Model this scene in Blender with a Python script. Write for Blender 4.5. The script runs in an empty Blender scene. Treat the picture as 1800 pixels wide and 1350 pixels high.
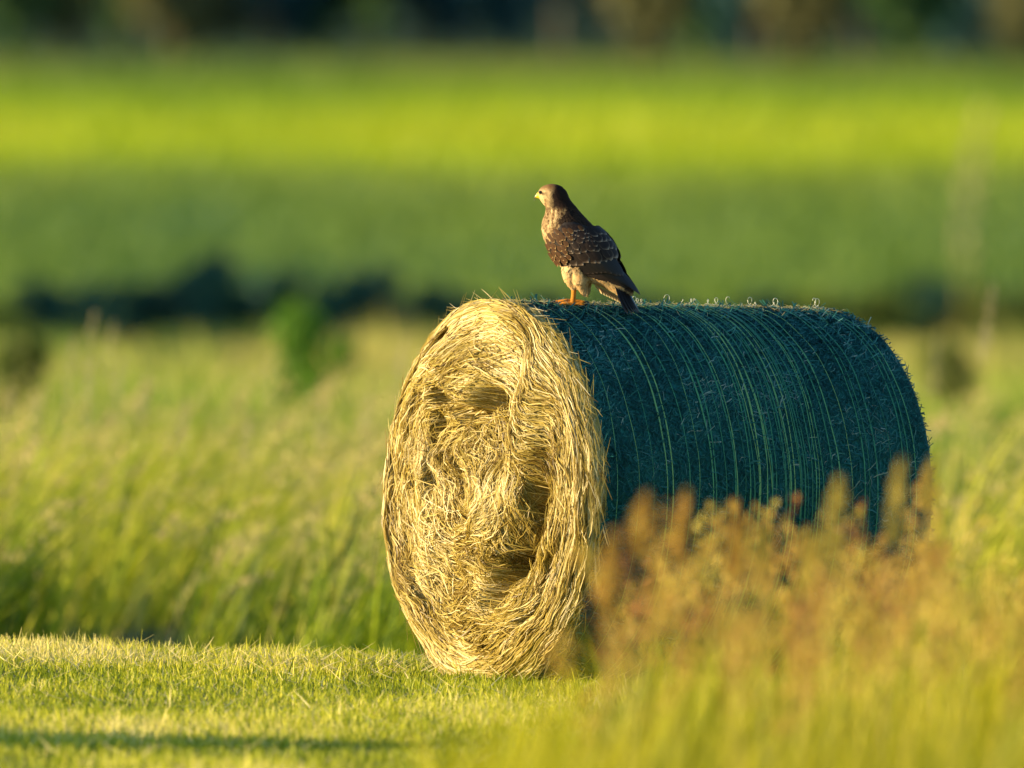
import bpy, math, random
import numpy as np
from mathutils import Vector, Matrix

R = math.radians
rng = np.random.default_rng(7)
random.seed(7)
scene = bpy.context.scene
col = scene.collection

# ------------------------------------------------------------------ camera
CAM_H = 2.2
FOC = 30000.0          # focal length in photograph pixels (600 mm lens, 36 mm sensor, 1800 px)
HORIZ = 78.0           # photograph row of the horizon
cam_d = bpy.data.cameras.new('camera')
cam = bpy.data.objects.new('camera', cam_d)
col.objects.link(cam)
cam.location = (0, 0, CAM_H)
cam.rotation_euler = (R(90) - math.atan((675 - HORIZ) / FOC), 0, 0)
cam_d.lens = 600
cam_d.sensor_width = 36
cam_d.clip_start = 1
cam_d.clip_end = 20000
cam_d.dof.use_dof = True
cam_d.dof.focus_distance = 58.98
cam_d.dof.aperture_fstop = 3.6
scene.camera = cam

# ------------------------------------------------------------------ sky, sun, exposure
SUN_EL = 8.5
SUN_DIR = Vector((-0.985, -0.17, 0)).normalized()          # towards the sun, on the ground
SUN_DIR = (SUN_DIR * math.cos(R(SUN_EL)) + Vector((0, 0, math.sin(R(SUN_EL))))).normalized()
w = bpy.data.worlds.new('World')
scene.world = w
w.use_nodes = True
nt = w.node_tree
bg = nt.nodes['Background']
sky = nt.nodes.new('ShaderNodeTexSky')
sky.sky_type = 'NISHITA'
sky.sun_disc = False
sky.sun_elevation = R(SUN_EL)
sky.sun_rotation = math.atan2(SUN_DIR.x, SUN_DIR.y)
sky.ozone_density = 3.0
sky.air_density = 1.0
sky.dust_density = 0.3
nt.links.new(sky.outputs[0], bg.inputs[0])
bg.inputs[1].default_value = 0.15
sun_d = bpy.data.lights.new('sun', 'SUN')
sun_d.energy = 5.0
sun_d.angle = R(0.5)
sun_d.color = (1.0, 0.79, 0.46)
sun = bpy.data.objects.new('sun', sun_d)
col.objects.link(sun)
sun.rotation_euler = (-SUN_DIR).to_track_quat('-Z', 'Y').to_euler()
vs = scene.view_settings
vs.view_transform = 'Standard'
vs.look = 'None'
vs.exposure = 1.28
vs.gamma = 1.0
scene.cycles.max_bounces = 6

# ------------------------------------------------------------------ helpers
def tag(o, label=None, cat=None, group=None, kind=None):
    if label: o['label'] = label
    if cat: o['category'] = cat
    if group: o['group'] = group
    if kind: o['kind'] = kind
    return o

def empty(name, loc=(0, 0, 0), rz=0.0, scale=1.0):
    o = bpy.data.objects.new(name, None)
    col.objects.link(o)
    o.location = loc
    o.rotation_euler = (0, 0, rz)
    o.scale = (scale,) * 3
    o.empty_display_size = 0.1
    return o

def obj(name, me, mat=None, parent=None):
    o = bpy.data.objects.new(name, me)
    col.objects.link(o)
    if mat is not None and len(me.materials) == 0:
        me.materials.append(mat)
    o.parent = parent
    return o

def mesh_np(name, V, F, tint=None, colr=None, smooth=True):
    """V (n,3), F (m,4) or (m,3); tint: float per vertex; colr: rgb per vertex"""
    V = np.asarray(V, np.float32)
    F = np.asarray(F, np.int32)
    me = bpy.data.meshes.new(name)
    k = F.shape[1]
    me.vertices.add(len(V))
    me.vertices.foreach_set('co', V.ravel())
    me.loops.add(F.size)
    me.loops.foreach_set('vertex_index', F.ravel())
    me.polygons.add(len(F))
    me.polygons.foreach_set('loop_start', np.arange(0, F.size, k, dtype=np.int32))
    me.polygons.foreach_set('loop_total', np.full(len(F), k, np.int32))
    me.update(calc_edges=True)
    if smooth:
        me.polygons.foreach_set('use_smooth', np.ones(len(F), bool))
    if tint is not None:
        a = me.attributes.new('tint', 'FLOAT', 'POINT')
        a.data.foreach_set('value', np.asarray(tint, np.float32).ravel())
    if colr is not None:
        a = me.attributes.new('colr', 'FLOAT_COLOR', 'POINT')
        c = np.ones((len(V), 4), np.float32)
        c[:, :3] = colr
        a.data.foreach_set('color', c.ravel())
    return me

def hash2(ix, iy, seed):
    h = (ix.astype(np.int64) * 374761393 + iy.astype(np.int64) * 668265263 + seed * 982451653) & 0x7fffffff
    h = ((h ^ (h >> 13)) * 1274126177) & 0x7fffffff
    h = (h ^ (h >> 16)) & 0x7fffffff
    return (h % 100003) / 100003.0

def vn(x, y, seed=0):
    x = np.asarray(x, float); y = np.asarray(y, float)
    ix = np.floor(x); iy = np.floor(y)
    fx = x - ix; fy = y - iy
    fx = fx * fx * fx * (fx * (fx * 6 - 15) + 10); fy = fy * fy * fy * (fy * (fy * 6 - 15) + 10)
    ix = ix.astype(np.int64); iy = iy.astype(np.int64)
    a = hash2(ix, iy, seed); b = hash2(ix + 1, iy, seed)
    c = hash2(ix, iy + 1, seed); d = hash2(ix + 1, iy + 1, seed)
    return (a * (1 - fx) + b * fx) * (1 - fy) + (c * (1 - fx) + d * fx) * fy - 0.5

def fbm(x, y, seed=0, octv=4):
    s = 0; a = 1.0
    for i in range(octv):
        s = s + a * vn(x, y, seed + i * 17)
        x = x * 2.03 + 5.1; y = y * 2.03 - 3.7; a *= 0.5
    return s

# ------------------------------------------------------------------ materials
def new_mat(name):
    m = bpy.data.materials.new(name)
    m.use_nodes = True
    n = m.node_tree
    p = n.nodes['Principled BSDF']
    out = n.nodes['Material Output']
    return m, n, p, out

def ramp_node(n, stops):
    r = n.nodes.new('ShaderNodeValToRGB')
    el = r.color_ramp.elements
    while len(el) < len(stops):
        el.new(0.5)
    for e, (pos, c) in zip(el, stops):
        e.position = pos
        e.color = (c[0], c[1], c[2], 1)
    return r

def leaf_mat(name, stops, trans=0.35, rough=0.55, spec=0.25, attr='tint'):
    """colour from the piece's own random tint, with some light passing through"""
    m, n, p, out = new_mat(name)
    a = n.nodes.new('ShaderNodeAttribute'); a.attribute_name = attr
    if stops is None:
        c = a.outputs['Color']
    else:
        r = ramp_node(n, stops)
        n.links.new(a.outputs['Fac'], r.inputs[0])
        c = r.outputs[0]
    n.links.new(c, p.inputs['Base Color'])
    p.inputs['Roughness'].default_value = rough
    p.inputs['Specular IOR Level'].default_value = spec
    if trans > 0:
        t = n.nodes.new('ShaderNodeBsdfTranslucent')
        n.links.new(c, t.inputs[0])
        mx = n.nodes.new('ShaderNodeMixShader')
        mx.inputs[0].default_value = trans
        n.links.new(p.outputs[0], mx.inputs[1])
        n.links.new(t.outputs[0], mx.inputs[2])
        n.links.new(mx.outputs[0], out.inputs['Surface'])
    return m

def plain_mat(name, c, rough=0.7, noise=0.25, scale=30, spec=0.3):
    m, n, p, out = new_mat(name)
    tc = n.nodes.new('ShaderNodeTexCoord')
    ns = n.nodes.new('ShaderNodeTexNoise')
    ns.inputs['Scale'].default_value = scale
    ns.inputs['Detail'].default_value = 5
    n.links.new(tc.outputs['Object'], ns.inputs['Vector'])
    r = ramp_node(n, [(0.3, [v * (1 - noise) for v in c]), (0.7, [v * (1 + noise) for v in c])])
    n.links.new(ns.outputs[0], r.inputs[0])
    n.links.new(r.outputs[0], p.inputs['Base Color'])
    p.inputs['Roughness'].default_value = rough
    p.inputs['Specular IOR Level'].default_value = spec
    return m

M = {}
M['mown'] = leaf_mat('mown_grass', [(0.0, (0.17, 0.22, 0.006)), (0.35, (0.43, 0.44, 0.014)), (0.7, (0.68, 0.61, 0.05)), (0.9, (0.80, 0.66, 0.24)), (1.0, (0.86, 0.74, 0.40))], 0.4)
M['tall'] = leaf_mat('tall_grass', [(0.0, (0.04, 0.085, 0.003)), (0.35, (0.20, 0.28, 0.006)), (0.7, (0.48, 0.50, 0.016)), (1.0, (0.62, 0.54, 0.06))], 0.4)
M['tallhead'] = leaf_mat('tall_grass_heads', [(0.0, (0.30, 0.33, 0.05)), (0.5, (0.46, 0.41, 0.11)), (1.0, (0.58, 0.44, 0.18))], 0.3)
M['front'] = leaf_mat('front_grass', [(0.0, (0.09, 0.12, 0.002)), (0.4, (0.27, 0.28, 0.002)), (0.75, (0.48, 0.45, 0.004)), (1.0, (0.55, 0.44, 0.015))], 0.4)
M['fronthead'] = leaf_mat('front_seed_heads', [(0.0, (0.24, 0.085, 0.03)), (0.25, (0.36, 0.16, 0.04)), (0.5, (0.46, 0.29, 0.045)), (1.0, (0.56, 0.45, 0.07))], 0.35)
M['yellowhead'] = leaf_mat('yellow_seed_head', [(0.0, (0.40, 0.30, 0.04)), (1.0, (0.55, 0.45, 0.09))], 0.35)
M['palehead'] = leaf_mat('pale_seed_head', [(0.0, (0.34, 0.30, 0.14)), (1.0, (0.50, 0.42, 0.22))], 0.35)
M['meadow'] = leaf_mat('meadow_grass', [(0.0, (0.12, 0.23, 0.02)), (0.5, (0.26, 0.33, 0.03)), (1.0, (0.42, 0.36, 0.08))], 0.35)
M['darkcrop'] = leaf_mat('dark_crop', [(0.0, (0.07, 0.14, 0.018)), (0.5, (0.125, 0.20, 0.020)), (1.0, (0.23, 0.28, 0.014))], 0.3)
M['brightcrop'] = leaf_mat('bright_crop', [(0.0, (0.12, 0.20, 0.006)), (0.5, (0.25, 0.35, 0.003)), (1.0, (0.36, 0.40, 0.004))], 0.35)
M['rough'] = leaf_mat('rough_grass', [(0.0, (0.07, 0.13, 0.015)), (0.6, (0.14, 0.19, 0.02)), (1.0, (0.20, 0.18, 0.04))], 0.3)
M['hedge'] = leaf_mat('hedge_leaves', [(0.0, (0.016, 0.075, 0.052)), (1.0, (0.045, 0.13, 0.065))], 0.2)
M['bush'] = leaf_mat('bush_leaves', [(0.0, (0.06, 0.16, 0.006)), (1.0, (0.13, 0.26, 0.008))], 0.35)
M['bush2'] = leaf_mat('olive_bush_leaves', [(0.0, (0.06, 0.10, 0.012)), (1.0, (0.14, 0.17, 0.02))], 0.35)
M['tree_a'] = leaf_mat('tree_leaves_green', [(0.0, (0.045, 0.12, 0.04)), (1.0, (0.09, 0.17, 0.04))], 0.25)
M['tree_b'] = leaf_mat('tree_leaves_brown', [(0.0, (0.10, 0.115, 0.045)), (1.0, (0.20, 0.175, 0.06))], 0.25)
M['tree_c'] = leaf_mat('tree_leaves_blue', [(0.0, (0.014, 0.065, 0.070)), (1.0, (0.035, 0.10, 0.095))], 0.2)
M['bark'] = plain_mat('bark', (0.09, 0.065, 0.045), 0.9, 0.35, 8)
M['stem'] = plain_mat('grass_stem', (0.36, 0.29, 0.08), 0.7, 0.2, 30)

# ------------------------------------------------------------------ terrain
DCTRL = [(-200, 0), (57, 0), (60.2, 0.0), (61.2, -0.05), (63, -0.22), (66, -0.5), (72, -0.66), (100, -0.70), (130, -0.85),
         (180, -1.45), (250, -2.2), (350, -2.05), (500, -1.55), (800, -0.95), (1100, -0.3), (1300, 0.7), (1600, 6), (2600, 24), (7000, 60)]
_dc = np.array(DCTRL, float)
def ground_z(x, y):
    x = np.asarray(x, float); y = np.asarray(y, float)
    z = np.interp(y, _dc[:, 0], _dc[:, 1])
    near = np.exp(-((y - 57) / 14.0) ** 2)
    z = z - 0.028 * np.clip(x, -3, 3) * near
    z = z + 0.020 * fbm(x * 0.9, y * 0.6, 3, 2) * near
    far = np.clip((y - 240) / 400, 0, 1)
    z = z + far * 0.35 * vn(x / 60 + 3.3, y / 170, 9)
    return z

def warp_axis(dense_lo, dense_hi, step, lo, hi, g=1.18):
    a = list(np.arange(dense_lo, dense_hi + 1e-6, step))
    s = step
    while a[-1] < hi:
        s *= g; a.append(a[-1] + s)
    s = step
    while a[0] > lo:
        s *= g; a.insert(0, a[0] - s)
    return np.array(a)

gx = warp_axis(-5, 5, 0.2, -4000, 4000)
gy = warp_axis(46, 75, 0.2, -300, 9000, 1.06)
X, Y = np.meshgrid(gx, gy)
V = np.stack([X.ravel(), Y.ravel(), ground_z(X, Y).ravel()], 1)
nx, ny = len(gx), len(gy)
i = np.arange(nx - 1)[None, :] + (np.arange(ny - 1) * nx)[:, None]
F = np.stack([i, i + 1, i + 1 + nx, i + nx], -1).reshape(-1, 4)
m, n, p, out = new_mat('ground_soil')
geo = n.nodes.new('ShaderNodeNewGeometry')
sp = n.nodes.new('ShaderNodeSeparateXYZ'); n.links.new(geo.outputs['Position'], sp.inputs[0])
ns = n.nodes.new('ShaderNodeTexNoise'); ns.inputs['Scale'].default_value = 0.02; ns.inputs['Detail'].default_value = 3
n.links.new(geo.outputs['Position'], ns.inputs['Vector'])
mm = n.nodes.new('ShaderNodeMath'); mm.operation = 'MULTIPLY_ADD'; mm.inputs[1].default_value = 40; n.links.new(ns.outputs[0], mm.inputs[0])
n.links.new(sp.outputs['Y'], mm.inputs[2])
mr = n.nodes.new('ShaderNodeMapRange'); mr.inputs[1].default_value = 20; mr.inputs[2].default_value = 1420
n.links.new(mm.outputs[0], mr.inputs[0])
def fy(y): return (y - 0) / 1400.0
r = ramp_node(n, [(fy(40), (0.20, 0.19, 0.05)), (fy(61), (0.20, 0.19, 0.05)), (fy(68), (0.06, 0.08, 0.012)), (fy(240), (0.12, 0.15, 0.03)),
                  (fy(270), (0.05, 0.13, 0.02)), (fy(490), (0.06, 0.16, 0.02)), (fy(530), (0.18, 0.30, 0.005)), (fy(1150), (0.16, 0.27, 0.008)),
                  (fy(1280), (0.06, 0.10, 0.03))])
n.links.new(mr.outputs[0], r.inputs[0])
n2 = n.nodes.new('ShaderNodeTexNoise'); n2.inputs['Scale'].default_value = 24; n2.inputs['Detail'].default_value = 6
n.links.new(geo.outputs['Position'], n2.inputs['Vector'])
mxc = n.nodes.new('ShaderNodeMix'); mxc.data_type = 'RGBA'; mxc.blend_type = 'MULTIPLY'; mxc.inputs[0].default_value = 0.7
r2 = ramp_node(n, [(0.3, (0.45, 0.42, 0.4)), (0.7, (1.3, 1.25, 1.1))])
n.links.new(n2.outputs[0], r2.inputs[0])
n.links.new(r.outputs[0], mxc.inputs[6]); n.links.new(r2.outputs[0], mxc.inputs[7])
n.links.new(mxc.outputs[2], p.inputs['Base Color'])
p.inputs['Roughness'].default_value = 0.95; p.inputs['Specular IOR Level'].default_value = 0.1
tag(obj('ground', mesh_np('ground', V, F), m), 'gently rolling meadow and fields under the grass', 'ground', kind='structure')

# ------------------------------------------------------------------ grass builders
def blades(P, h, wd, az, lean, curve, segs=3, tint=None, face=None):
    """ribbon blades: P base (n,3), h height, wd width, az lean azimuth, lean radians, curve extra bend"""
    n = len(P)
    ts = np.linspace(0, 1, segs + 1)
    if face is None:
        face = rng.uniform(0, 2 * np.pi, n)
    sx = np.cos(face); sy = np.sin(face)
    V = np.zeros((n, (segs + 1) * 2, 3), np.float32)
    pos = P.copy().astype(float)
    for k, t in enumerate(ts):
        if k:
            ang = lean + curve * (t - 0.5 / segs)
            st = h / segs
            pos = pos + np.stack([np.cos(az) * np.sin(ang) * st, np.sin(az) * np.sin(ang) * st, np.cos(ang) * st], 1)
        ww = wd * (1 - t) ** 0.6 * 0.5 + 0.0004 if segs > 1 else wd * (1 - t) * 0.5 + 0.0003
        V[:, 2 * k] = pos + np.stack([sx * ww, sy * ww, 0 * ww], 1)
        V[:, 2 * k + 1] = pos - np.stack([sx * ww, sy * ww, 0 * ww], 1)
    base = (np.arange(n) * (segs + 1) * 2)[:, None]
    q = np.concatenate([np.array([[2 * k, 2 * k + 1, 2 * k + 3, 2 * k + 2]]) for k in range(segs)], 0)
    F = (base[:, :, None] + q[None]).reshape(-1, 4)
    if tint is None:
        tint = rng.uniform(0, 1, n)
    T = np.repeat(tint, (segs + 1) * 2)
    return V.reshape(-1, 3), F, T, pos

def heads(top, az, lean, length, radius, nsp, size, tint, droop=0.4):
    """panicles of many small spikelets scattered round the top of a stalk; top = tip of stem"""
    n = len(top)
    t = rng.uniform(0, 1, (n, nsp))
    L = length[:, None]
    prof = np.sin(np.pi * np.clip(t * 0.85 + 0.12, 0, 1)) ** 0.8
    rr = radius[:, None] * prof * np.sqrt(rng.uniform(0.05, 1, (n, nsp)))
    a = rng.uniform(0, 2 * np.pi, (n, nsp))
    ang = lean[:, None] + droop * t
    cx = top[:, 0:1] + np.cos(az)[:, None] * np.sin(ang) * L * t + rr * np.cos(a)
    cy = top[:, 1:2] + np.sin(az)[:, None] * np.sin(ang) * L * t + rr * np.sin(a)
    cz = top[:, 2:3] + np.cos(ang) * L * t + rng.normal(0, 0.12, (n, nsp)) * radius[:, None]
    C = np.stack([cx, cy, cz], -1).reshape(-1, 3)
    m_ = len(C)
    s = (size * rng.uniform(0.6, 1.3, m_))[:, None]
    d = rng.normal(0, 1, (m_, 3)); d[:, 2] += 1.6; d /= np.linalg.norm(d, axis=1)[:, None]
    e = np.cross(d, rng.normal(0, 1, (m_, 3))); e /= np.linalg.norm(e, axis=1)[:, None] + 1e-9
    V = np.stack([C - d * s, C + e * s * 0.36, C + d * s, C - e * s * 0.36], 1).reshape(-1, 3)
    F = (np.arange(m_) * 4)[:, None] + np.arange(4)[None]
    T = np.repeat(np.clip(np.repeat(tint, nsp) + rng.normal(0, 0.13, m_), 0, 1), 4)
    return V, F, T

def join(parts):
    Vs, Fs, Ts = [], [], []
    o = 0
    for v, f, t in parts:
        Vs.append(v); Fs.append(f + o); Ts.append(t); o += len(v)
    return np.concatenate(Vs), np.concatenate(Fs), np.concatenate(Ts)

def scatter(n, x0, x1, y0, y1):
    x = rng.uniform(x0, x1, n); y = rng.uniform(y0, y1, n)
    return x, y

# ------------------------------------------------------------------ far crops
def crop(name, d0, d1, n, hgt, wid, mat, label, cat, k=0.06, tfun=None, wob=0):
    # even over log distance so that near rows are as dense in view as far ones
    d = np.exp(rng.uniform(math.log(d0), math.log(d1), n))
    x = rng.uniform(-1, 1, n) * (k * d + 4)
    d2 = d + wob * vn(x / 9.0, d / 60, 21) * 2
    P = np.stack([x, d2, ground_z(x, d2) - 0.02], 1)
    sc = (d / d0) ** 0.55
    tint = 0.5 + 0.9 * vn(x / (0.02 * d), d / (0.05 * d) * 1.0, 5) + 0.15 * rng.normal(0, 1, n)
    if tfun is not None:
        tint = tfun(x, d2, tint)
    v, f, t, _ = blades(P, hgt * rng.uniform(0.6, 1.25, n) * (1 + 1.3 * vn(x / (0.006 * d), d / 14.0, 6)), wid * sc * rng.uniform(0.6, 1.3, n), rng.uniform(0, 6.28, n),
                        rng.uniform(0.05, 0.45, n), rng.uniform(0, 0.6, n), 2, np.clip(tint, 0, 1))
    tag(obj(name, mesh_np(name, v, f, t), mat), label, cat, kind='stuff')

crop('meadow_grass', 92, 248, 70000, 0.22, 0.035, M['meadow'], 'rough tan and green meadow grass in front of the dark hedge', 'grass', 0.075,
     lambda x, d, t: np.clip(0.25 + (d - 120) / 120 + 0.6 * (t - 0.5), 0, 1))
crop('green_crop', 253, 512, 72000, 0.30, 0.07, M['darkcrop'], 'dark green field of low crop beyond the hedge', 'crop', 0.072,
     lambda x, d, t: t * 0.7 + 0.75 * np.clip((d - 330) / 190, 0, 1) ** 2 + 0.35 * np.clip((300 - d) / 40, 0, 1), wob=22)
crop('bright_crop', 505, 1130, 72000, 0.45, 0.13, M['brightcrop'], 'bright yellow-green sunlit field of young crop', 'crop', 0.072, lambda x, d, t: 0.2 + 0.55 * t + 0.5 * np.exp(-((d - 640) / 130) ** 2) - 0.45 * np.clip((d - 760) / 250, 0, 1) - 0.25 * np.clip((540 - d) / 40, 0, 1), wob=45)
crop('rough_grass', 1090, 1310, 26000, 0.7, 0.35, M['rough'], 'olive rough grass along the foot of the wood', 'grass', 0.072, None, wob=25)

n = 16000
d = rng.uniform(165, 247, n); x = rng.uniform(-1, 1, n) * 0.072 * d
cl = fbm(x / 0.9, d / 9.0, 23, 2)
keep = cl > 0.10
d, x, cl = d[keep], x[keep], cl[keep]; n = len(d)
v, f, t, _ = blades(np.stack([x, d, ground_z(x, d) - 0.02], 1), (0.22 + 0.9 * (cl - 0.1)) * rng.uniform(0.5, 1.2, n), rng.uniform(0.02, 0.06, n), rng.uniform(0, 6.28, n),
                    rng.uniform(0.05, 0.4, n), rng.uniform(0, 0.6, n), 3, np.clip(0.55 + 1.2 * vn(x / 2.0, d / 25, 24) + rng.normal(0, 0.15, n), 0, 1))
tag(obj('verge_grass', mesh_np('verge_grass', v, f, t), M['meadow']), 'taller tufts of rough grass scattered in the meadow before the dark hedge', 'grass', kind='stuff')

# ------------------------------------------------------------------ shrubs and trees
def leaf_cloud(n, rx, rz, z0, size, lumps=9, seed=0, hollow=0.35):
    rg = np.random.default_rng(seed)
    # lumpy crown: leaves gathered round several clump centres
    lc = rg.normal(0, 1, (lumps, 3)); lc /= np.linalg.norm(lc, axis=1)[:, None]
    lc *= rg.uniform(0.35, 0.8, lumps)[:, None]
    k = rg.integers(0, lumps, n)
    d = rg.normal(0, 1, (n, 3)); d /= np.linalg.norm(d, axis=1)[:, None]
    rad = rg.uniform(hollow, 1, n) ** 0.6 * rg.uniform(0.22, 0.5, lumps)[k]
    C = lc[k] + d * rad[:, None]
    C = C * np.array([rx, rx, rz]) + np.array([0, 0, z0])
    keep = C[:, 2] > 0.02
    C = C[keep]; d = d[keep]; k = k[keep]; n = len(C)
    nn = d + rg.normal(0, 0.6, (n, 3)); nn /= np.linalg.norm(nn, axis=1)[:, None]
    e = np.cross(nn, rg.normal(0, 1, (n, 3))); e /= np.linalg.norm(e, axis=1)[:, None] + 1e-9
    g = np.cross(nn, e)
    s = (size * rg.uniform(0.6, 1.4, n))[:, None]
    V = np.stack([C - e * s, C + g * s * 0.55, C + e * s, C - g * s * 0.55], 1).reshape(-1, 3)
    F = (np.arange(n) * 4)[:, None] + np.arange(4)[None]
    T = np.repeat(np.clip(0.3 + 0.4 * (k / lumps) + rg.normal(0, 0.18, n), 0, 1), 4)
    return V, F, T

def tube(pts, rads, sides=7):
    pts = np.asarray(pts, float); rads = np.asarray(rads, float)
    n = len(pts)
    tg = np.gradient(pts, axis=0); tg /= np.linalg.norm(tg, axis=1)[:, None] + 1e-12
    ref = np.array([0.31, 0.2, 0.93]) if abs(tg[0] @ np.array([0.31, 0.2, 0.93])) < 0.9 else np.array([1.0, 0, 0])
    u = np.cross(tg, ref); u /= np.linalg.norm(u, axis=1)[:, None]
    v = np.cross(tg, u)
    a = np.linspace(0, 2 * np.pi, sides, endpoint=False)
    V = pts[:, None] + rads[:, None, None] * (np.cos(a)[None, :, None] * u[:, None] + np.sin(a)[None, :, None] * v[:, None])
    F = []
    for k in range(n - 1):
        for s in range(sides):
            F.append([k * sides + s, k * sides + (s + 1) % sides, (k + 1) * sides + (s + 1) % sides, (k + 1) * sides + s])
    V = V.reshape(-1, 3)
    return V, np.array(F), np.zeros(len(V))

def woody(h, r0, spread, seed, nb=6):
    rg = np.random.default_rng(seed)
    parts = [tube([[0, 0, -0.15 * h], [0.02 * h, 0, h * 0.3], [-0.02 * h, 0.01 * h, h * 0.6], [0.01 * h, 0, h * 0.95]], [r0 * 1.15, r0 * 0.85, r0 * 0.55, r0 * 0.12])]
    for b in range(nb):
        a = rg.uniform(0, 6.28); z = h * rg.uniform(0.15, 0.65)
        l = spread * rg.uniform(0.5, 0.9)
        parts.append(tube([[0, 0, z], [math.cos(a) * l * 0.5, math.sin(a) * l * 0.5, z + l * 0.35], [math.cos(a) * l, math.sin(a) * l, z + l * 0.6]], [r0 * 0.45, r0 * 0.28, r0 * 0.08], 5))
    return join(parts)

def make_shrub(name, seed, rx, h, nleaf, leaf, mat):
    v, f, t = leaf_cloud(nleaf, rx, h * 0.55, h * 0.48, leaf, 14, seed)
    crown = mesh_np(name + '_foliage', v, f, t); crown.materials.append(mat)
    v, f, t = woody(h * 0.8, h * 0.04, rx * 0.7, seed)
    stem = mesh_np(name + '_stems', v, f); stem.materials.append(M['bark'])
    return crown, stem

def put_plant(name, meshes, names, loc, rz, sc, label, cat, group=None):
    e = empty(name, loc, rz)
    e.scale = sc
    for nm, me in zip(names, meshes):
        obj(nm, me, None, e)
    tag(e, label, cat, group)
    return e

hedge_v = [make_shrub('hedge', 30 + s, 1.0, 1.0, 2600, 0.07, M['hedge']) for s in range(3)]
hedge_o = [make_shrub('olive_hedge', 50 + s, 1.0, 1.0, 2200, 0.07, M['bush2']) for s in range(2)]
for k, (px, top, D) in enumerate([(-330, 540, 250), (-190, 515, 252), (-60, 530, 250), (70, 522, 251), (190, 520, 249), (300, 486, 251), (385, 478, 250), (480, 500, 252), (575, 512, 250),
                                  (665, 498, 251), (750, 522, 250), (850, 528, 252), (960, 535, 250), (1090, 530, 251), (1210, 540, 250), (1330, 536, 250), (1440, 525, 252),
                                  (1540, 530, 250), (1640, 515, 251), (1740, 525, 250), (1850, 512, 252), (1980, 520, 250), (2110, 520, 250)]):
    x = (px - 900) * D / FOC
    z = float(ground_z(x, D))
    zt = CAM_H - (top - 16 - HORIZ) * D / FOC
    h = zt - z
    olive = px < 130 or px > 1250
    put_plant('hedge_shrub', hedge_o[k % 2] if olive and k % 3 else hedge_v[k % 3], ('foliage', 'stem'), (x, D, z - 0.03), k * 1.7, (0.72, 0.72, h * 1.12),
              'olive shrub in the hedge between the meadow and the fields' if olive and k % 3 else 'dark blue-green shrub in the low hedge between the meadow and the green fields', 'shrub',
              'olive shrubs of the low hedge' if olive and k % 3 else 'shrubs of the low dark hedge')

b1 = make_shrub('bush', 77, 1.0, 1.0, 2600, 0.06, M['bush'])
b2 = make_shrub('olive_bush', 78, 1.0, 1.0, 2400, 0.06, M['bush2'])
def bush(px, base, top, halfw, D, meshes, label, grp=None):
    x = (px - 900) * D / FOC
    z = float(ground_z(x, D))
    zt = CAM_H - (top - HORIZ) * D / FOC
    put_plant('bush', meshes, ('foliage', 'stem'), (x, D, z - 0.02), px * 0.01, (halfw * D / FOC / 0.95,) * 2 + ((zt - z) * 1.0,), label, 'bush', grp)
bush(535, 690, 538, 92, 150, b1, 'rounded fresh green bush in front of the dark hedge, left of the bale')
bush(40, 680, 575, 80, 140, b2, 'low olive bush among tan stalks in the meadow')
bush(1655, 680, 600, 70, 150, b2, 'low olive bush behind the far end of the bale')

def make_tree(seed, h, r, nleaf, leaf, mat):
    v, f, t = leaf_cloud(nleaf, r, h * 0.5, h * 0.52, leaf, 22, seed, 0.2)
    crown = mesh_np('tree_crown', v, f, t); crown.materials.append(mat)
    v, f, t = woody(h * 0.85, h * 0.022, r * 0.8, seed, 9)
    trunk = mesh_np('tree_trunk', v, f); trunk.materials.append(M['bark'])
    return crown, trunk
tv = {'a': make_tree(1, 14, 4.2, 2600, 0.5, M['tree_a']), 'b': make_tree(2, 13, 3.6, 2600, 0.5, M['tree_b']), 'c': make_tree(3, 15, 4.6, 3000, 0.55, M['tree_c']),
      'd': make_tree(4, 12, 4.0, 2400, 0.5, M['tree_b'])}
lab = {'a': 'dark green leafy tree at the edge of the far wood', 'b': 'brownish sunlit tree at the edge of the far wood',
       'c': 'very dark blue-green tree in the far wood', 'd': 'brownish sunlit tree at the edge of the far wood'}
for k, (px, kind) in enumerate([(-620, 'a'), (-480, 'b'), (-330, 'c'), (-200, 'a'), (-90, 'b'), (20, 'a'), (120, 'b'), (215, 'a'), (300, 'd'), (385, 'b'), (470, 'c'), (560, 'a'),
                                (650, 'a'), (735, 'c'), (820, 'c'), (905, 'c'), (985, 'c'), (1060, 'c'), (1150, 'd'), (1240, 'a'), (1330, 'c'), (1420, 'd'), (1510, 'c'),
                                (1600, 'a'), (1690, 'c'), (1790, 'd'), (1890, 'c'), (2010, 'a'), (2140, 'b'), (2280, 'c'), (2420, 'a')]):
    D = 1300 + 14 * ((k * 7) % 5)
    D += {'c': 16, 'a': 0}.get(kind, -22) - (75 if px > 1100 else 0)
    x = (px - 900) * D / FOC
    s = 0.85 + 0.3 * ((k * 37) % 11) / 11
    put_plant('woodland_tree', tv[kind], ('crown', 'trunk'), (x, D, float(ground_z(x, D)) - 0.2), k * 2.1, (s, s, s), lab[kind], 'tree', 'trees at the edge of the far wood: ' + kind if kind in 'ac' else 'brownish trees at the edge of the far wood')
# the wood behind them reads as one mass
parts = []
for s in range(70):
    x = rng.uniform(-110, 110); y = rng.uniform(1390, 1480)
    v, f, t = leaf_cloud(700, 6, 8, 7.5, 1.0, 16, 400 + s, 0.2)
    parts.append((v + np.array([x, y, float(ground_z(x, y))]), f, t))
v, f, t = join(parts)
tag(obj('far_wood', mesh_np('far_wood', v, f, t), M['tree_c']), 'dark mass of the wood behind its edge trees', 'wood', kind='stuff')
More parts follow.
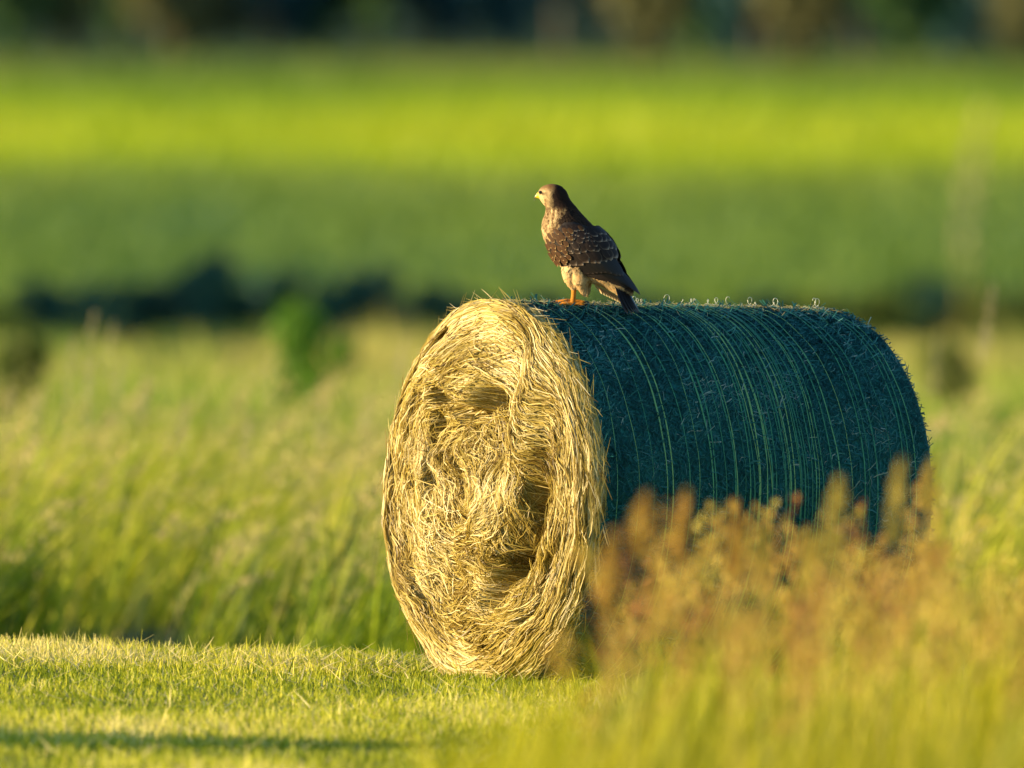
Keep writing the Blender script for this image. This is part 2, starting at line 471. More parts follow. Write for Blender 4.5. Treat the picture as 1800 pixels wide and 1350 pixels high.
# unseen trees, added west of the picture to keep the hedge in shade
for k in range(6):
    x = -30 - 6 * (k % 3); y = 230 + 7 * k
    s = 0.55 + 0.1 * ((k * 5) % 3)
    put_plant('shade_tree', tv['a'], ('crown', 'trunk'), (x, y, float(ground_z(x, y)) - 0.2), k * 1.3, (s, s, s), 'unseen leafy tree added west of the low dark hedge to shade it', 'tree', 'unseen shade trees added west of the hedge')

# ------------------------------------------------------------------ tall grass behind the bale
n = 42000
x, y = scatter(n, -5.6, 5.8, 74, 104)
cl = fbm(x * 1.5, y * 0.45, 11, 3)
keep = cl > -0.03 + 0.08 * rng.normal(0, 1, n)
x, y, cl = x[keep], y[keep], cl[keep]; n = len(x)
P = np.stack([x, y, ground_z(x, y) - 0.03], 1)
h = (0.80 + 0.8 * cl) * rng.uniform(0.45, 1.15, n) * np.interp(y, [74, 77, 84, 104], [0.8, 1.0, 1.08, 0.75])
az = rng.normal(0.1, 0.8, n)
tint = np.clip(0.45 + 1.1 * vn(x * 2.1, y * 0.7, 31) + rng.normal(0, 0.2, n), 0, 1)
v, f, t, top = blades(P, h, rng.uniform(0.012, 0.030, n), az, rng.uniform(0.05, 0.6, n), rng.uniform(0.2, 1.0, n), 4, tint)
tag(obj('tall_grass', mesh_np('tall_grass', v, f, t), M['tall']), 'tall yellow-green unmown grass standing behind the bale', 'grass', kind='stuff')
n = 3400
x, y = scatter(n, -5.6, 5.8, 75, 106)
cl = fbm(x * 1.5, y * 0.45, 11, 3)
keep = cl > -0.2 + 0.3 * rng.normal(0, 1, n)
x, y, cl = x[keep], y[keep], cl[keep]; n = len(x)
h = rng.uniform(0.35, 1.0, n) * np.interp(y, [74, 82, 106], [0.85, 1.02, 0.85])
P = np.stack([x, y, ground_z(x, y) - 0.03], 1)
az = rng.normal(0.0, 0.6, n); ln = rng.uniform(0.05, 0.45, n); cv = rng.uniform(0, 0.4, n)
tt = np.clip(0.5 + 0.6 * vn(x * 1.2, y * 0.6, 41) + rng.normal(0, 0.2, n), 0, 1)
v, f, t, top = blades(P, h, np.full(n, 0.007), az, ln, cv, 4, tt)
v2, f2, t2 = heads(top, az, ln + cv, rng.uniform(0.14, 0.34, n), rng.uniform(0.025, 0.075, n), 44, 0.016, tt)
v, f, t = join([(v, f, t), (v2, f2, t2)])
tag(obj('grass_seed_heads', mesh_np('grass_seed_heads', v, f, t), M['tallhead']), 'buff seed heads swaying over the tall grass behind the bale', 'grass', kind='stuff')

# ------------------------------------------------------------------ mown grass
def mown_keep(x, y):
    return np.ones_like(x, bool)
n = 210000
d = rng.uniform(50.0, 60.9, n)
x = rng.uniform(-3.4, 3.4, n)
P = np.stack([x, d, ground_z(x, d) - 0.006], 1)
pt = fbm(x * 1.3, d * 0.5, 51, 3)
edge = np.clip((d - 59.6) / 1.0, 0, 1)
h = rng.uniform(0.016, 0.055, n) * (1 + 0.6 * pt) * (1 + 0.35 * edge)
big = rng.uniform(0, 1, n) < 0.03
h[big] = np.minimum(h[big] * 2.1, rng.uniform(0.06, 0.12, big.sum()))
tint = np.clip(0.46 + 0.8 * pt + rng.normal(0, 0.26, n), 0, 0.86)
straw = rng.uniform(0, 1, n) < 0.16 + 0.12 * pt
tint[straw] = rng.uniform(0.86, 1.0, straw.sum())
lean = np.abs(rng.normal(0.15, 0.35, n)); lean[straw] = rng.uniform(0.6, 1.45, straw.sum())
v, f, t, _ = blades(P, h, rng.uniform(0.0035, 0.0075, n), rng.uniform(0, 6.28, n), lean, rng.uniform(0, 0.6, n), 2, tint)
# cut straws left lying on top, most of them along the far edge
n = 5200
d2 = np.where(rng.uniform(0, 1, n) < 0.6, rng.uniform(58.6, 60.7, n), rng.uniform(51, 60, n)); x2 = rng.uniform(-3.4, 3.4, n)
P2 = np.stack([x2, d2, ground_z(x2, d2) + rng.uniform(0.012, 0.035, n)], 1)
v2, f2, t2, _ = blades(P2, rng.uniform(0.03, 0.11, n), rng.uniform(0.003, 0.006, n), rng.uniform(0, 6.28, n), rng.uniform(1.0, 1.6, n), rng.uniform(-0.3, 0.4, n), 3, rng.uniform(0.84, 1, n))
v, f, t = join([(v, f, t), (v2, f2, t2)])
tag(obj('mown_grass', mesh_np('mown_grass', v, f, t), M['mown']), 'short bright mown grass the bale rests on', 'grass', kind='stuff')

# ------------------------------------------------------------------ blurred grass in front, right
def sst(a, b, x):
    t = np.clip((x - a) / (b - a), 0, 1); return t * t * (3 - 2 * t)
def front_h(x, y):
    """how high the grass grows: a tall stand right of the bale's foot, a low fringe running out to the left nearer by"""
    k = y / 48.0
    tall = np.interp(y, [37, 42, 48, 57], [1.10, 1.02, 0.84, 0.60]) * sst(0.16, 0.33, x / k) * sst(37, 38.5, y) * sst(52, 49, y)
    low = (np.interp(y, [32, 40, 46], [0.98, 0.72, 0.44]) + 0.22 * np.clip((x / k + 0.45) / 0.7, 0, 1)) * sst(-0.62, -0.20, x / k) * sst(46, 42, y)
    return np.maximum(tall, low)
n = 50000
x, y = scatter(n, -0.9, 3.2, 32, 57.2)
hh = front_h(x, y) * (1 + 0.35 * fbm(x * 3, y * 0.8, 61, 2))
keep = hh > 0.08
x, y, hh = x[keep], y[keep], hh[keep]; n = len(x)
P = np.stack([x, y, ground_z(x, y) - 0.02], 1)
hm = np.minimum(hh, (0.74 + 0.5 * vn(x * 3.2, y * 0.5, 71)) * np.interp(y, [32, 40, 57], [1.15, 1.08, 0.75]))
h = hm * rng.uniform(0.4, 1.05, n)
tint = np.clip(0.50 + 1.1 * vn(x * 4.4, y * 0.8, 73) + rng.normal(0, 0.18, n), 0, 1)
v, f, t, top = blades(P, h, rng.uniform(0.005, 0.012, n), rng.normal(0.2, 1.1, n), rng.uniform(0.03, 0.35, n), rng.uniform(0.1, 0.8, n), 4, tint)
tag(obj('front_grass', mesh_np('front_grass', v, f, t), M['front']), 'blurred golden-green grass growing in front of the bale', 'grass', kind='stuff')
n = 1300
x, y = scatter(n, 0.12, 3.2, 37.5, 52)
hh = front_h(x, y)
cl = vn(x * 4.5, y * 0.9, 79)
keep = (hh > 0.4) & (cl > -0.05 + rng.normal(0, 0.06, n))
x, y, hh = x[keep], y[keep], hh[keep]; n = len(x)
h = np.minimum(hh * 1.08, (1.02 + 0.4 * vn(x * 3, y * 0.6, 75)) * np.interp(y, [38, 52], [1.0, 0.8])) * rng.uniform(0.76, 1.0, n)
P = np.stack([x, y, ground_z(x, y) - 0.02], 1)
az = rng.normal(0.1, 1.0, n); ln = rng.uniform(0.0, 0.22, n); cv = rng.uniform(0, 0.25, n)
# redder docks and sorrel near the bale's foot, straw colours further right
tt = np.clip(0.30 + 0.36 * np.clip((x - 0.2) / 1.0, 0, 1) + 0.9 * vn(x * 2.4, y * 0.7, 77) + rng.normal(0, 0.14, n), 0, 1)
v, f, t, top = blades(P, h, np.full(n, 0.004), az, ln, cv, 4, np.full(n, 0.97))
v2, f2, t2 = heads(top - np.array([0, 0, 0.05]), az, ln + cv, rng.uniform(0.10, 0.22, n), rng.uniform(0.022, 0.05, n), 40, 0.013, tt, 0.2)
v, f, t = join([(v, f, t), (v2, f2, t2)])
tag(obj('front_seed_heads', mesh_np('front_seed_heads', v, f, t), M['fronthead']), 'rusty and straw coloured seed heads in the blurred grass before the bale', 'grass', kind='stuff')

# single stalks that stand out
def stalk(px, top, length_px, D, mat, rad, label, group, lean=0.05, nsp=160, base=None, spk=0.012):
    x = (px - 900) * D / FOC
    zt = CAM_H - (top - HORIZ) * D / FOC
    L = length_px * D / FOC
    z0 = float(ground_z(x, D))
    e = empty('grass_stalk', (x - math.sin(lean) * (zt - z0), D, z0 - 0.02))
    hs_ = zt - z0 - L + 0.02
    pts = [(math.sin(lean * s) * s * (hs_), 0.004 * math.sin(3 * s), s * hs_) for s in np.linspace(0, 1, 7)]
    v, f, t = tube(pts, np.linspace(0.0035, 0.0018, 7), 6)
    # two long leaves on the stem
    obj('stem', mesh_np('stem', v, f), M['stem'], e)
    for q_, az_ in ((1, 0.3), (3, 2.9)):
        lv, lf, lt, _ = blades(np.array([pts[q_]], float), np.array([0.27]) * hs_, np.array([0.009]), np.array([az_]), np.array([0.3]), np.array([0.9]), 4)
        obj('leaf', mesh_np('leaf', lv, lf, lt), M['front'], e)
    tp = np.array([pts[-1]])
    v, f, t = heads(tp - np.array([[0, 0, 0.01]]), np.array([0.0]), np.array([lean]), np.array([L]), np.array([rad]), nsp, spk, np.array([0.5]), 0.1)
    obj('seed_head', mesh_np('seed_head', v, f, t), mat, e)
    tag(e, label, 'grass stalk', group)
G1 = 'tan stalks behind the bale'
L1 = 'thin tan stalk with pale seed head rising above the tall grass behind the bale'
for px, top, ln_, D in [(152, 545, 150, 80), (118, 585, 130, 78), (190, 560, 110, 84), (12, 678, 110, 76), (205, 620, 120, 79), (150, 625, 130, 76), (318, 700, 100, 75), (700, 585, 130, 82),
                        (470, 615, 90, 90), (60, 690, 100, 75), (640, 690, 90, 77), (1640, 590, 110, 92), (1735, 495, 110, 80), (1728, 560, 70, 78), (430, 720, 90, 74), (560, 700, 90, 76), (250, 655, 90, 78)]:
    stalk(px, top, ln_, D + 12, M['palehead'], 0.026, L1, G1, random.uniform(-0.03, 0.05), 130)
G2 = 'yellow seed stalks before the bale'
L2 = 'yellow seed head standing out of focus against the shaded side of the bale'
for px, top, ln_, D, rad in [(1572, 800, 150, 42, 0.020), (1460, 835, 170, 42, 0.034), (1632, 800, 90, 43, 0.017), (1420, 925, 110, 41, 0.024), (1335, 905, 120, 42, 0.022)]:
    stalk(px, top, ln_, D, M['yellowhead'], rad, L2, G2, random.uniform(-0.02, 0.03), 240)
G3 = 'rusty seed stalks before the bale'
L3 = 'rusty brown seed head standing out of focus against the shaded side of the bale'
for px, top, ln_, D, rad in [(1125, 862, 110, 42, 0.034), (1195, 855, 130, 43, 0.020), (1065, 925, 150, 42, 0.028), (1290, 900, 110, 42, 0.022)]:
    stalk(px, top, ln_, D, M['fronthead'], rad, L3, G3, random.uniform(-0.02, 0.03), 240)
stalk(1697, 175, 300, 31, M['palehead'], 0.016, 'tall pale reed standing far in front of the bale, badly out of focus', None, 0.01, 60, None, 0.014)

# ------------------------------------------------------------------ hay bale
RB, LB = 0.672, 1.43
FC = np.array([-0.0964, 59.0, 0.643])
ax = np.array([0.846, 0.533, 0.0]); ax /= np.linalg.norm(ax)
ax = ax * math.cos(R(1.6)) + np.array([0, 0, -math.sin(R(1.6))])
su = np.array([0.533, -0.846, 0.0]); su /= np.linalg.norm(su)      # face right / side towards the camera
up = np.cross(su, ax); up /= np.linalg.norm(up)
if up[2] < 0: up = -up
bale = empty('hay_bale', (float(FC[0]), float(FC[1]), 0.0))
tag(bale, 'large round hay bale with net wrapped side, the bird standing on it', 'hay bale')
ORI = np.array([FC[0], FC[1], 0.0])
def face_pt(u, v, wv):
    return FC[None] - ORI[None] + u[:, None] * su + v[:, None] * up - wv[:, None] * ax

LUMPS = [(-0.06, 0.40, 0.25, 0.13, 0.085), (0.20, -0.02, 0.19, 0.13, 0.065), (-0.22, -0.02, 0.13, 0.20, 0.045), (0.10, -0.17, 0.18, 0.14, 0.055),
         (-0.30, -0.33, 0.16, 0.16, 0.035), (0.35, 0.20, 0.09, 0.24, 0.055), (-0.34, 0.22, 0.12, 0.18, 0.045), (0.05, -0.44, 0.25, 0.09, 0.03), (0.02, 0.14, 0.13, 0.11, 0.045)]
CREASES = [  # polylines in face metres, width, depth
    ([(-0.20, 0.345), (-0.06, 0.275), (0.05, 0.275), (0.13, 0.33), (0.19, 0.345)], 0.030, 0.085),
    ([(-0.22, 0.26), (-0.26, 0.14), (-0.24, 0.05)], 0.022, 0.055),
    ([(-0.10, 0.18), (-0.06, 0.05), (0.0, -0.03)], 0.020, 0.045),
    ([(0.24, 0.30), (0.265, 0.18), (0.25, 0.08)], 0.018, 0.055),
    ([(0.43, 0.0), (0.42, -0.10), (0.32, -0.22), (0.20, -0.30), (0.12, -0.37)], 0.030, 0.085),
    ([(-0.57, 0.27), (-0.44, 0.46), (-0.26, 0.575)], 0.016, 0.060),
    ([(-0.56, 0.1), (-0.585, -0.08), (-0.55, -0.26)], 0.014, 0.045),
    ([(-0.36, -0.15), (-0.34, -0.28), (-0.24, -0.40)], 0.018, 0.045),
    ([(0.30, -0.45), (0.42, -0.36), (0.50, -0.22)], 0.014, 0.035),
    ([(-0.05, -0.08), (0.12, -0.06)], 0.016, 0.03),
    ([(-0.40, 0.02), (-0.42, 0.20), (-0.33, 0.36)], 0.014, 0.035),
]
def seg_dist(u, v, pl):
    best = np.full(np.shape(u), 9.0)
    for (a, b), (c, d) in zip(pl[:-1], pl[1:]):
        dx, dy = c - a, d - b
        t = np.clip(((u - a) * dx + (v - b) * dy) / (dx * dx + dy * dy), 0, 1)
        best = np.minimum(best, np.hypot(u - a - t * dx, v - b - t * dy))
    return best
def crease_val(u, v):
    uw = u + 0.05 * vn(u * 9, v * 9, 81); vw = v + 0.05 * vn(u * 9, v * 9, 82)
    s = 0
    for pl, wd, dp in CREASES:
        s = s + 1.7 * dp * np.exp(-(seg_dist(uw, vw, pl) / wd) ** 2)
    return s
def face_h(u, v):
    r_ = np.hypot(u, v)
    inner = np.clip((0.60 - r_) / 0.12, 0, 1)
    h_ = 0.02 * np.cos(np.clip(r_ / RB, 0, 1) * 1.4)
    for a, b, ru, rv, hh_ in LUMPS:
        h_ = h_ + hh_ * np.exp(-(((u - a) / ru) ** 2 + ((v - b) / rv) ** 2) ** 2.2)
    th = np.arctan2(v, u)
    ring = vn(r_ * 26 + 0.8 * fbm(u * 5, v * 5, 83, 2) * 3, th * 1.6, 84) * 0.016
    h_ = h_ + ring + inner * 0.030 * fbm(u * 6, v * 6, 85, 3) + 0.012 * fbm(u * 17, v * 17, 86, 2)
    return h_ - crease_val(u, v)
def psi(u, v):
    """layers of the roll: strands run along its contours"""
    r_ = np.hypot(u, v * 0.97)
    k = np.clip((0.58 - r_) / 0.3, 0, 1)
    s = r_ + k * 0.16 * fbm(u * 3.2, v * 3.2, 87, 2) + 0.018 * vn(u * 8, v * 8, 88)
    for a, b, ru, rv, hh_ in LUMPS:
        s = s + 1.6 * hh_ * np.exp(-(((u - a) / ru) ** 2 + ((v - b) / rv) ** 2))
    return s
def flow(u, v):
    e = 0.004
    gu = psi(u + e, v) - psi(u - e, v); gv = psi(u, v + e) - psi(u, v - e)
    m_ = np.hypot(gu, gv) + 1e-9
    return -gv / m_, gu / m_

# solid roll: face, rounded rims, side, back
ED = 0.045
prof = []           # (radius, axial, face?)
for r_ in np.linspace(0.0, RB - ED, 60): prof.append((r_, 0.0, 1.0))
for a in np.linspace(0, math.pi / 2, 7)[1:]: prof.append((RB - ED + ED * math.sin(a), ED - ED * math.cos(a), 1 - math.sin(a)))
for t_ in np.linspace(ED, LB - ED, 46)[1:]: prof.append((RB, t_, 0.0))
for a in np.linspace(0, math.pi / 2, 7)[1:]: prof.append((RB - ED + ED * math.cos(a), LB - ED + ED * math.sin(a), 0.0))
for r_ in np.linspace(RB - ED, 0.0, 14)[1:]: prof.append((r_, LB, 0.0))
prof = np.array(prof)
def side_r(th, t_):
    """radius of the wrapped side: slightly lumpy, flattened where it rests"""
    rr = RB + 0.010 * fbm(th * 2.2 + 7, t_ * 3, 91, 3) + 0.006 * np.sin(th * 2 + 1.0) + 0.004 * vn(th * 0.7, t_ * 16, 92)
    return rr
NT = 200
TH = np.linspace(0, 2 * np.pi, NT, endpoint=False)
rr, tt_ = np.meshgrid(np.ones(NT), prof[:, 0])
thg = np.broadcast_to(TH[None], rr.shape)
rad = np.broadcast_to(prof[:, 0:1], rr.shape).copy(); axi = np.broadcast_to(prof[:, 1:2], rr.shape).copy(); fw = np.broadcast_to(prof[:, 2:3], rr.shape)
scl = side_r(thg, axi) / RB
rad = rad * (1 + (scl - 1) * np.clip(rad / RB, 0, 1))
u = rad * np.cos(thg); v = rad * np.sin(thg)
hf = face_h(u, v) * fw
V = (FC - ORI)[None, None] + u[..., None] * su + v[..., None] * up + (axi - hf)[..., None] * ax
npf = len(prof)
i = (np.arange(npf - 1) * NT)[:, None] + np.arange(NT)[None]
j = (np.arange(npf - 1) * NT)[:, None] + ((np.arange(NT) + 1) % NT)[None]
F = np.stack([i, j, j + NT, i + NT], -1).reshape(-1, 4)
facev = (fw > 0.25).astype(float).ravel()
m, n_, p, out = new_mat('hay_core')
a = n_.nodes.new('ShaderNodeAttribute'); a.attribute_name = 'tint'
tc = n_.nodes.new('ShaderNodeTexCoord')
ns = n_.nodes.new('ShaderNodeTexNoise'); ns.inputs['Scale'].default_value = 90; ns.inputs['Detail'].default_value = 4
n_.links.new(tc.outputs['Object'], ns.inputs['Vector'])
ra = ramp_node(n_, [(0.3, (0.16, 0.10, 0.02)), (0.7, (0.34, 0.24, 0.06))])
rb_ = ramp_node(n_, [(0.3, (0.006, 0.070, 0.066)), (0.7, (0.018, 0.13, 0.115))])  # wrapped side: hay colour with the teal of its shade painted in
n_.links.new(ns.outputs[0], ra.inputs[0]); n_.links.new(ns.outputs[0], rb_.inputs[0])
mxc = n_.nodes.new('ShaderNodeMix'); mxc.data_type = 'RGBA'
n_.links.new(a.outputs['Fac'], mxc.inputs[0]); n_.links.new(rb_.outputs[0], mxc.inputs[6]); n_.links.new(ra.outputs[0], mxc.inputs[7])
n_.links.new(mxc.outputs[2], p.inputs['Base Color'])
p.inputs['Roughness'].default_value = 0.9; p.inputs['Specular IOR Level'].default_value = 0.1
bp = n_.nodes.new('ShaderNodeBump'); bp.inputs['Strength'].default_value = 0.6; bp.inputs['Distance'].default_value = 0.01
n_.links.new(ns.outputs[0], bp.inputs['Height']); n_.links.new(bp.outputs[0], p.inputs['Normal'])
obj('hay_roll', mesh_np('hay_roll', V.reshape(-1, 3), F, facev), m, bale)

M['hay'] = leaf_mat('hay_straws', [(0.0, (0.13, 0.075, 0.008)), (0.25, (0.29, 0.20, 0.028)), (0.6, (0.50, 0.38, 0.09)), (1.0, (0.74, 0.62, 0.33))], 0.2, 0.45, 0.35)
M['sidehay'] = leaf_mat('side_straws', [(0.0, (0.006, 0.060, 0.058)), (0.5, (0.016, 0.13, 0.12)), (0.88, (0.05, 0.21, 0.19)), (1.0, (0.24, 0.34, 0.28))], 0.15, 0.65, 0.15)  # straws tinted teal, the side's bluish shade put into their colour
M['net'] = leaf_mat('net_threads', [(0.0, (0.03, 0.19, 0.10)), (0.6, (0.06, 0.28, 0.12)), (1.0, (0.22, 0.42, 0.13))], 0.15, 0.5, 0.3)
M['whitenet'] = plain_mat('frayed_net', (0.55, 0.55, 0.42), 0.6, 0.15, 60)

def ribbons(C, W, T):
    """C (n,k,3) centre lines, W (n,k,3) half-width vectors"""
    n, k, _ = C.shape
    V = np.stack([C + W, C - W], 2).reshape(n * k * 2, 3)
    q = np.array([[2 * s, 2 * s + 1, 2 * s + 3, 2 * s + 2] for s in range(k - 1)])
    F = ((np.arange(n) * k * 2)[:, None, None] + q[None]).reshape(-1, 4)
    return V, F, np.repeat(T, k * 2)

def face_strands(n, lmin, lmax, wmin, wmax, lift, jit, seed, rmin=0.0, rmax=0.64, K=5, tshift=0.0):
    rg = np.random.default_rng(seed)
    r_ = np.sqrt(rg.uniform(rmin ** 2, rmax ** 2, n)); th = rg.uniform(0, 2 * np.pi, n)
    u = r_ * np.cos(th); v = r_ * np.sin(th)
    cv = crease_val(u, v)
    keep = rg.uniform(0.01, 0.08, n) > cv
    u, v, r_ = u[keep], v[keep], r_[keep]; n = len(u)
    L = rg.uniform(lmin, lmax, n)
    rot = rg.normal(0, 1, n) * jit * (0.25 + 0.75 * np.clip((0.62 - r_) / 0.35, 0, 1)) * (1 + 0.8 * vn(u * 4, v * 4, 95))
    bend = rg.normal(0, 0.35, n)
    lf0 = rg.uniform(-0.004, lift, n); lf1 = lf0 + rg.normal(0, lift * 0.5, n)
    sg = np.where(rg.uniform(0, 1, n) < 0.5, -1, 1)
    C = np.zeros((n, K, 3)); W = np.zeros((n, K, 3))
    wd = rg.uniform(wmin, wmax, n) * 0.5
    tilt = rg.uniform(-1.0, 1.0, n)
    for k in range(K):
        fu, fv = flow(u, v)
        fu, fv = fu * sg, fv * sg
        a = rot + bend * (k / K - 0.5)
        du, dv = fu * np.cos(a) - fv * np.sin(a), fu * np.sin(a) + fv * np.cos(a)
        hgt = face_h(u, v) + lf0 + (lf1 - lf0) * k / (K - 1) + 0.004
        rn = np.hypot(u, v)
        over = np.clip(rn - (RB - ED), 0, ED * 1.3)
        hgt = hgt - over * 0.6
        C[:, k] = face_pt(u, v, hgt)
        ww = wd * (0.55 if k in (0, K - 1) else 1.0)
        W[:, k] = (-dv * np.cos(tilt) * ww)[:, None] * su + (du * np.cos(tilt) * ww)[:, None] * up - (np.sin(tilt) * ww)[:, None] * ax
        u = u + du * L / (K - 1); v = v + dv * L / (K - 1)
        rn = np.hypot(u, v); lim = RB + 0.006
        s = np.where(rn > lim, lim / rn, 1); u = u * s; v = v * s
    T = np.clip(0.50 + 0.75 * vn(C[:, 2, 0] * 14, C[:, 2, 2] * 9, 96) + 0.5 * vn(C[:, 2, 0] * 34, C[:, 2, 2] * 22, 94) + rg.normal(0, 0.20, n) + tshift, 0, 1)
    return ribbons(C, W, T)

ps = [face_strands(38000, 0.08, 0.20, 0.0020, 0.0042, 0.008, 0.20, 1, K=6),
      face_strands(12000, 0.05, 0.15, 0.0020, 0.0040, 0.024, 0.55, 2, 0, 0.58),
      face_strands(16000, 0.10, 0.26, 0.0022, 0.0042, 0.010, 0.10, 3, 0.44, 0.655, 6, 0.04)]
v, f, t = join(ps)
tag(obj('end_straws', mesh_np('end_straws', v, f, t), M['hay'], bale), kind='stuff')

# straws over the rounded rim and sticking out of the outline
rg = np.random.default_rng(12)
n = 9000
th = rg.uniform(0, 2 * np.pi, n); s = rg.uniform(0, 1, n)
K = 4
C = np.zeros((n, K, 3)); W = np.zeros((n, K, 3))
L = rg.uniform(0.05, 0.15, n); slope = rg.normal(0, 0.10, n); lift = np.abs(rg.normal(0, 0.004, n))
stick = rg.uniform(0, 1, n) < 0.075
lift[stick] = rg.uniform(0.012, 0.06, stick.sum())
ax0 = rg.uniform(-0.01, 0.06, n) ; wd = rg.uniform(0.0009, 0.0019, n)
sg = np.where(rg.uniform(0, 1, n) < 0.5, -1, 1)
for k in range(K):
    q = k / (K - 1)
    thk = th + sg * L * q / RB
    axk = np.clip(ax0 + slope * L * q, -0.012, 0.14)
    # rounded rim profile
    ph = np.clip(axk / ED, 0, 1)
    rk = np.where(axk < ED, RB - ED + np.sqrt(np.clip(ED ** 2 - (ED - np.clip(axk, 0, ED)) ** 2, 0, None)), RB) * side_r(thk, np.clip(axk, 0, 9)) / RB
    rk = rk + 0.002 + lift * np.where(stick, q ** 1.3, np.sin(q * np.pi))
    er = np.cos(thk)[:, None] * su + np.sin(thk)[:, None] * up
    C[:, k] = (FC - ORI)[None] + rk[:, None] * er + axk[:, None] * ax
    W[:, k] = (wd * (0.4 if k == K - 1 else 1))[:, None] * (ax[None] * 0.8 + er * 0.5)
T = np.clip(0.52 + rg.normal(0, 0.25, n), 0, 1)
v, f, t = ribbons(C, W, T)
tag(obj('rim_straws', mesh_np('rim_straws', v, f, t), M['hay'], bale), kind='stuff')

# short chopped straws pressed under the net on the side
n = 46000
th = rg.uniform(-1.75, 1.75, n); axk0 = rg.uniform(0.05, LB - 0.02, n)
dirn = rg.uniform(0, np.pi, n); L = rg.uniform(0.012, 0.05, n); lift = np.abs(rg.normal(0, 0.004, n)) + 0.001
out_ = rg.uniform(0, 1, n) < 0.035
lift[out_] = rg.uniform(0.010, 0.035, out_.sum())
K = 3
C = np.zeros((n, K, 3)); W = np.zeros((n, K, 3)); wd = rg.uniform(0.0008, 0.0022, n); cvv = rg.normal(0, 0.5, n)
for k in range(K):
    q = k / (K - 1) - 0.5
    thk = th + np.sin(dirn + cvv * q) * L * q / RB
    axk = np.clip(axk0 + np.cos(dirn + cvv * q) * L * q, 0.01, LB)
    rk = side_r(thk, axk) + 0.0015 + lift * np.where(out_, (q + 0.5), 0.6)
    er = np.cos(thk)[:, None] * su + np.sin(thk)[:, None] * up
    et = -np.sin(thk)[:, None] * su + np.cos(thk)[:, None] * up
    C[:, k] = (FC - ORI)[None] + rk[:, None] * er + axk[:, None] * ax
    W[:, k] = wd[:, None] * (-np.sin(dirn)[:, None] * ax[None] + np.cos(dirn)[:, None] * et + 0.5 * er)
T = np.clip(0.40 + 0.5 * vn(th * 5, axk0 * 8, 97) + rg.normal(0, 0.26, n), 0, 1)
v, f, t = ribbons(C, W, T)
tag(obj('side_straws', mesh_np('side_straws', v, f, t), M['sidehay'], bale), kind='stuff')

# pale straws along the crest, added to paint in its thin rim light
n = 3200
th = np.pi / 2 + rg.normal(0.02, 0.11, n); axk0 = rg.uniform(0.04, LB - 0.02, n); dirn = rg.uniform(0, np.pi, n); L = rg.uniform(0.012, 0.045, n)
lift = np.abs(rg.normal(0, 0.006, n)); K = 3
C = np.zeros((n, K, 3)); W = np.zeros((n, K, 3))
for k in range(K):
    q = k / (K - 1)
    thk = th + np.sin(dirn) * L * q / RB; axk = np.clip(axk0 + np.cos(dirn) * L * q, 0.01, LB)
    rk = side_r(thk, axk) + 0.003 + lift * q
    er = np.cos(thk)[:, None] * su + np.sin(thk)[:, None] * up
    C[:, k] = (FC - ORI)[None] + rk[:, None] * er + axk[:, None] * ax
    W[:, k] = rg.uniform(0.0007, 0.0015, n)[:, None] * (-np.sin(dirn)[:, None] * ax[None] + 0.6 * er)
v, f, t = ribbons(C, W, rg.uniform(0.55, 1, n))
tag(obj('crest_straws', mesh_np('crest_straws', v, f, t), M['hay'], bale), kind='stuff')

# net wrap: long threads wound round the side, one mesh for each thread
net = empty('net_wrap'); net.parent = bale
POS = [0.32, 0.345, 0.40, 0.50, 0.515, 0.585, 0.60, 0.66, 0.675, 0.70, 0.725, 0.745, 0.77, 0.80, 0.815, 0.84, 0.865, 0.88, 0.905, 0.93, 0.96, 0.99, 1.02, 1.13, 1.15, 1.18, 1.29, 1.31, 1.335]
k = 80
for q, a0 in enumerate(POS + [0.12, 0.2, 0.26, 0.45, 0.55, 0.63, 0.82, 0.89, 1.07, 1.24, 0.69, 0.735, 0.79, 0.855, 0.945]):
    main = q < len(POS)
    tha = np.linspace(-1.9, 1.85, k)
    ph = rg.uniform(0, 6)
    axk = a0 + 0.006 * np.sin(tha * 1.7 + ph) + 0.008 * vn(tha * 3 + ph, np.full(k, q * 3.1), 98) + 0.02 * (tha - 0.4) * rg.normal(0, 0.3)
    axk = np.clip(axk, 0.05, LB - 0.03)
    rk = side_r(tha, axk) + 0.0065 + 0.002 * np.abs(vn(tha * 9, np.full(k, q * 1.7), 99))
    er = np.cos(tha)[:, None] * su + np.sin(tha)[:, None] * up
    Cc = (FC - ORI)[None] + rk[:, None] * er + axk[:, None] * ax
    wdt = (rg.uniform(0.0016, 0.0026) if main else rg.uniform(0.0008, 0.0014))
    wob = wdt * (0.6 + 0.8 * (vn(tha * 6, np.full(k, q * 2.3), 100) + 0.5))
    Wc = wob[:, None] * ax[None] + 0.0004 * er
    v, f, t = ribbons(Cc[None], Wc[None], np.array([rg.uniform(0, 1)]))
    obj('thread', mesh_np('thread', v, f, t), M['net'], net)
# pale curls of frayed net along the top
for a0 in (0.50, 0.64, 0.655, 0.70, 0.75, 0.87, 0.885, 0.95, 0.965, 1.03, 1.10, 1.12, 1.22, 1.30, 1.36, 0.58, 0.80):
    th0 = math.pi / 2 + rg.uniform(-0.12, 0.10)
    s_ = rg.uniform(0.008, 0.022)
    pts = []
    turns = rg.uniform(0.55, 1.2)
    dirr = rg.choice([-1, 1])
    for q in np.linspace(0, 1, 14):
        a = q * turns * 2 * np.pi
        rk = RB + 0.004 + s_ * (1 - math.cos(a)) * 0.8
        axk = a0 + dirr * (s_ * math.sin(a) * 0.8 + q * 0.025)
        er = math.cos(th0) * su + math.sin(th0) * up
        pts.append((FC - ORI) + rk * er + axk * ax + su * 0.01 * q)
    v, f, t = tube(pts, np.full(14, 0.0011), 5)
    obj('frayed_thread', mesh_np('frayed_thread', v, f), M['whitenet'], net)

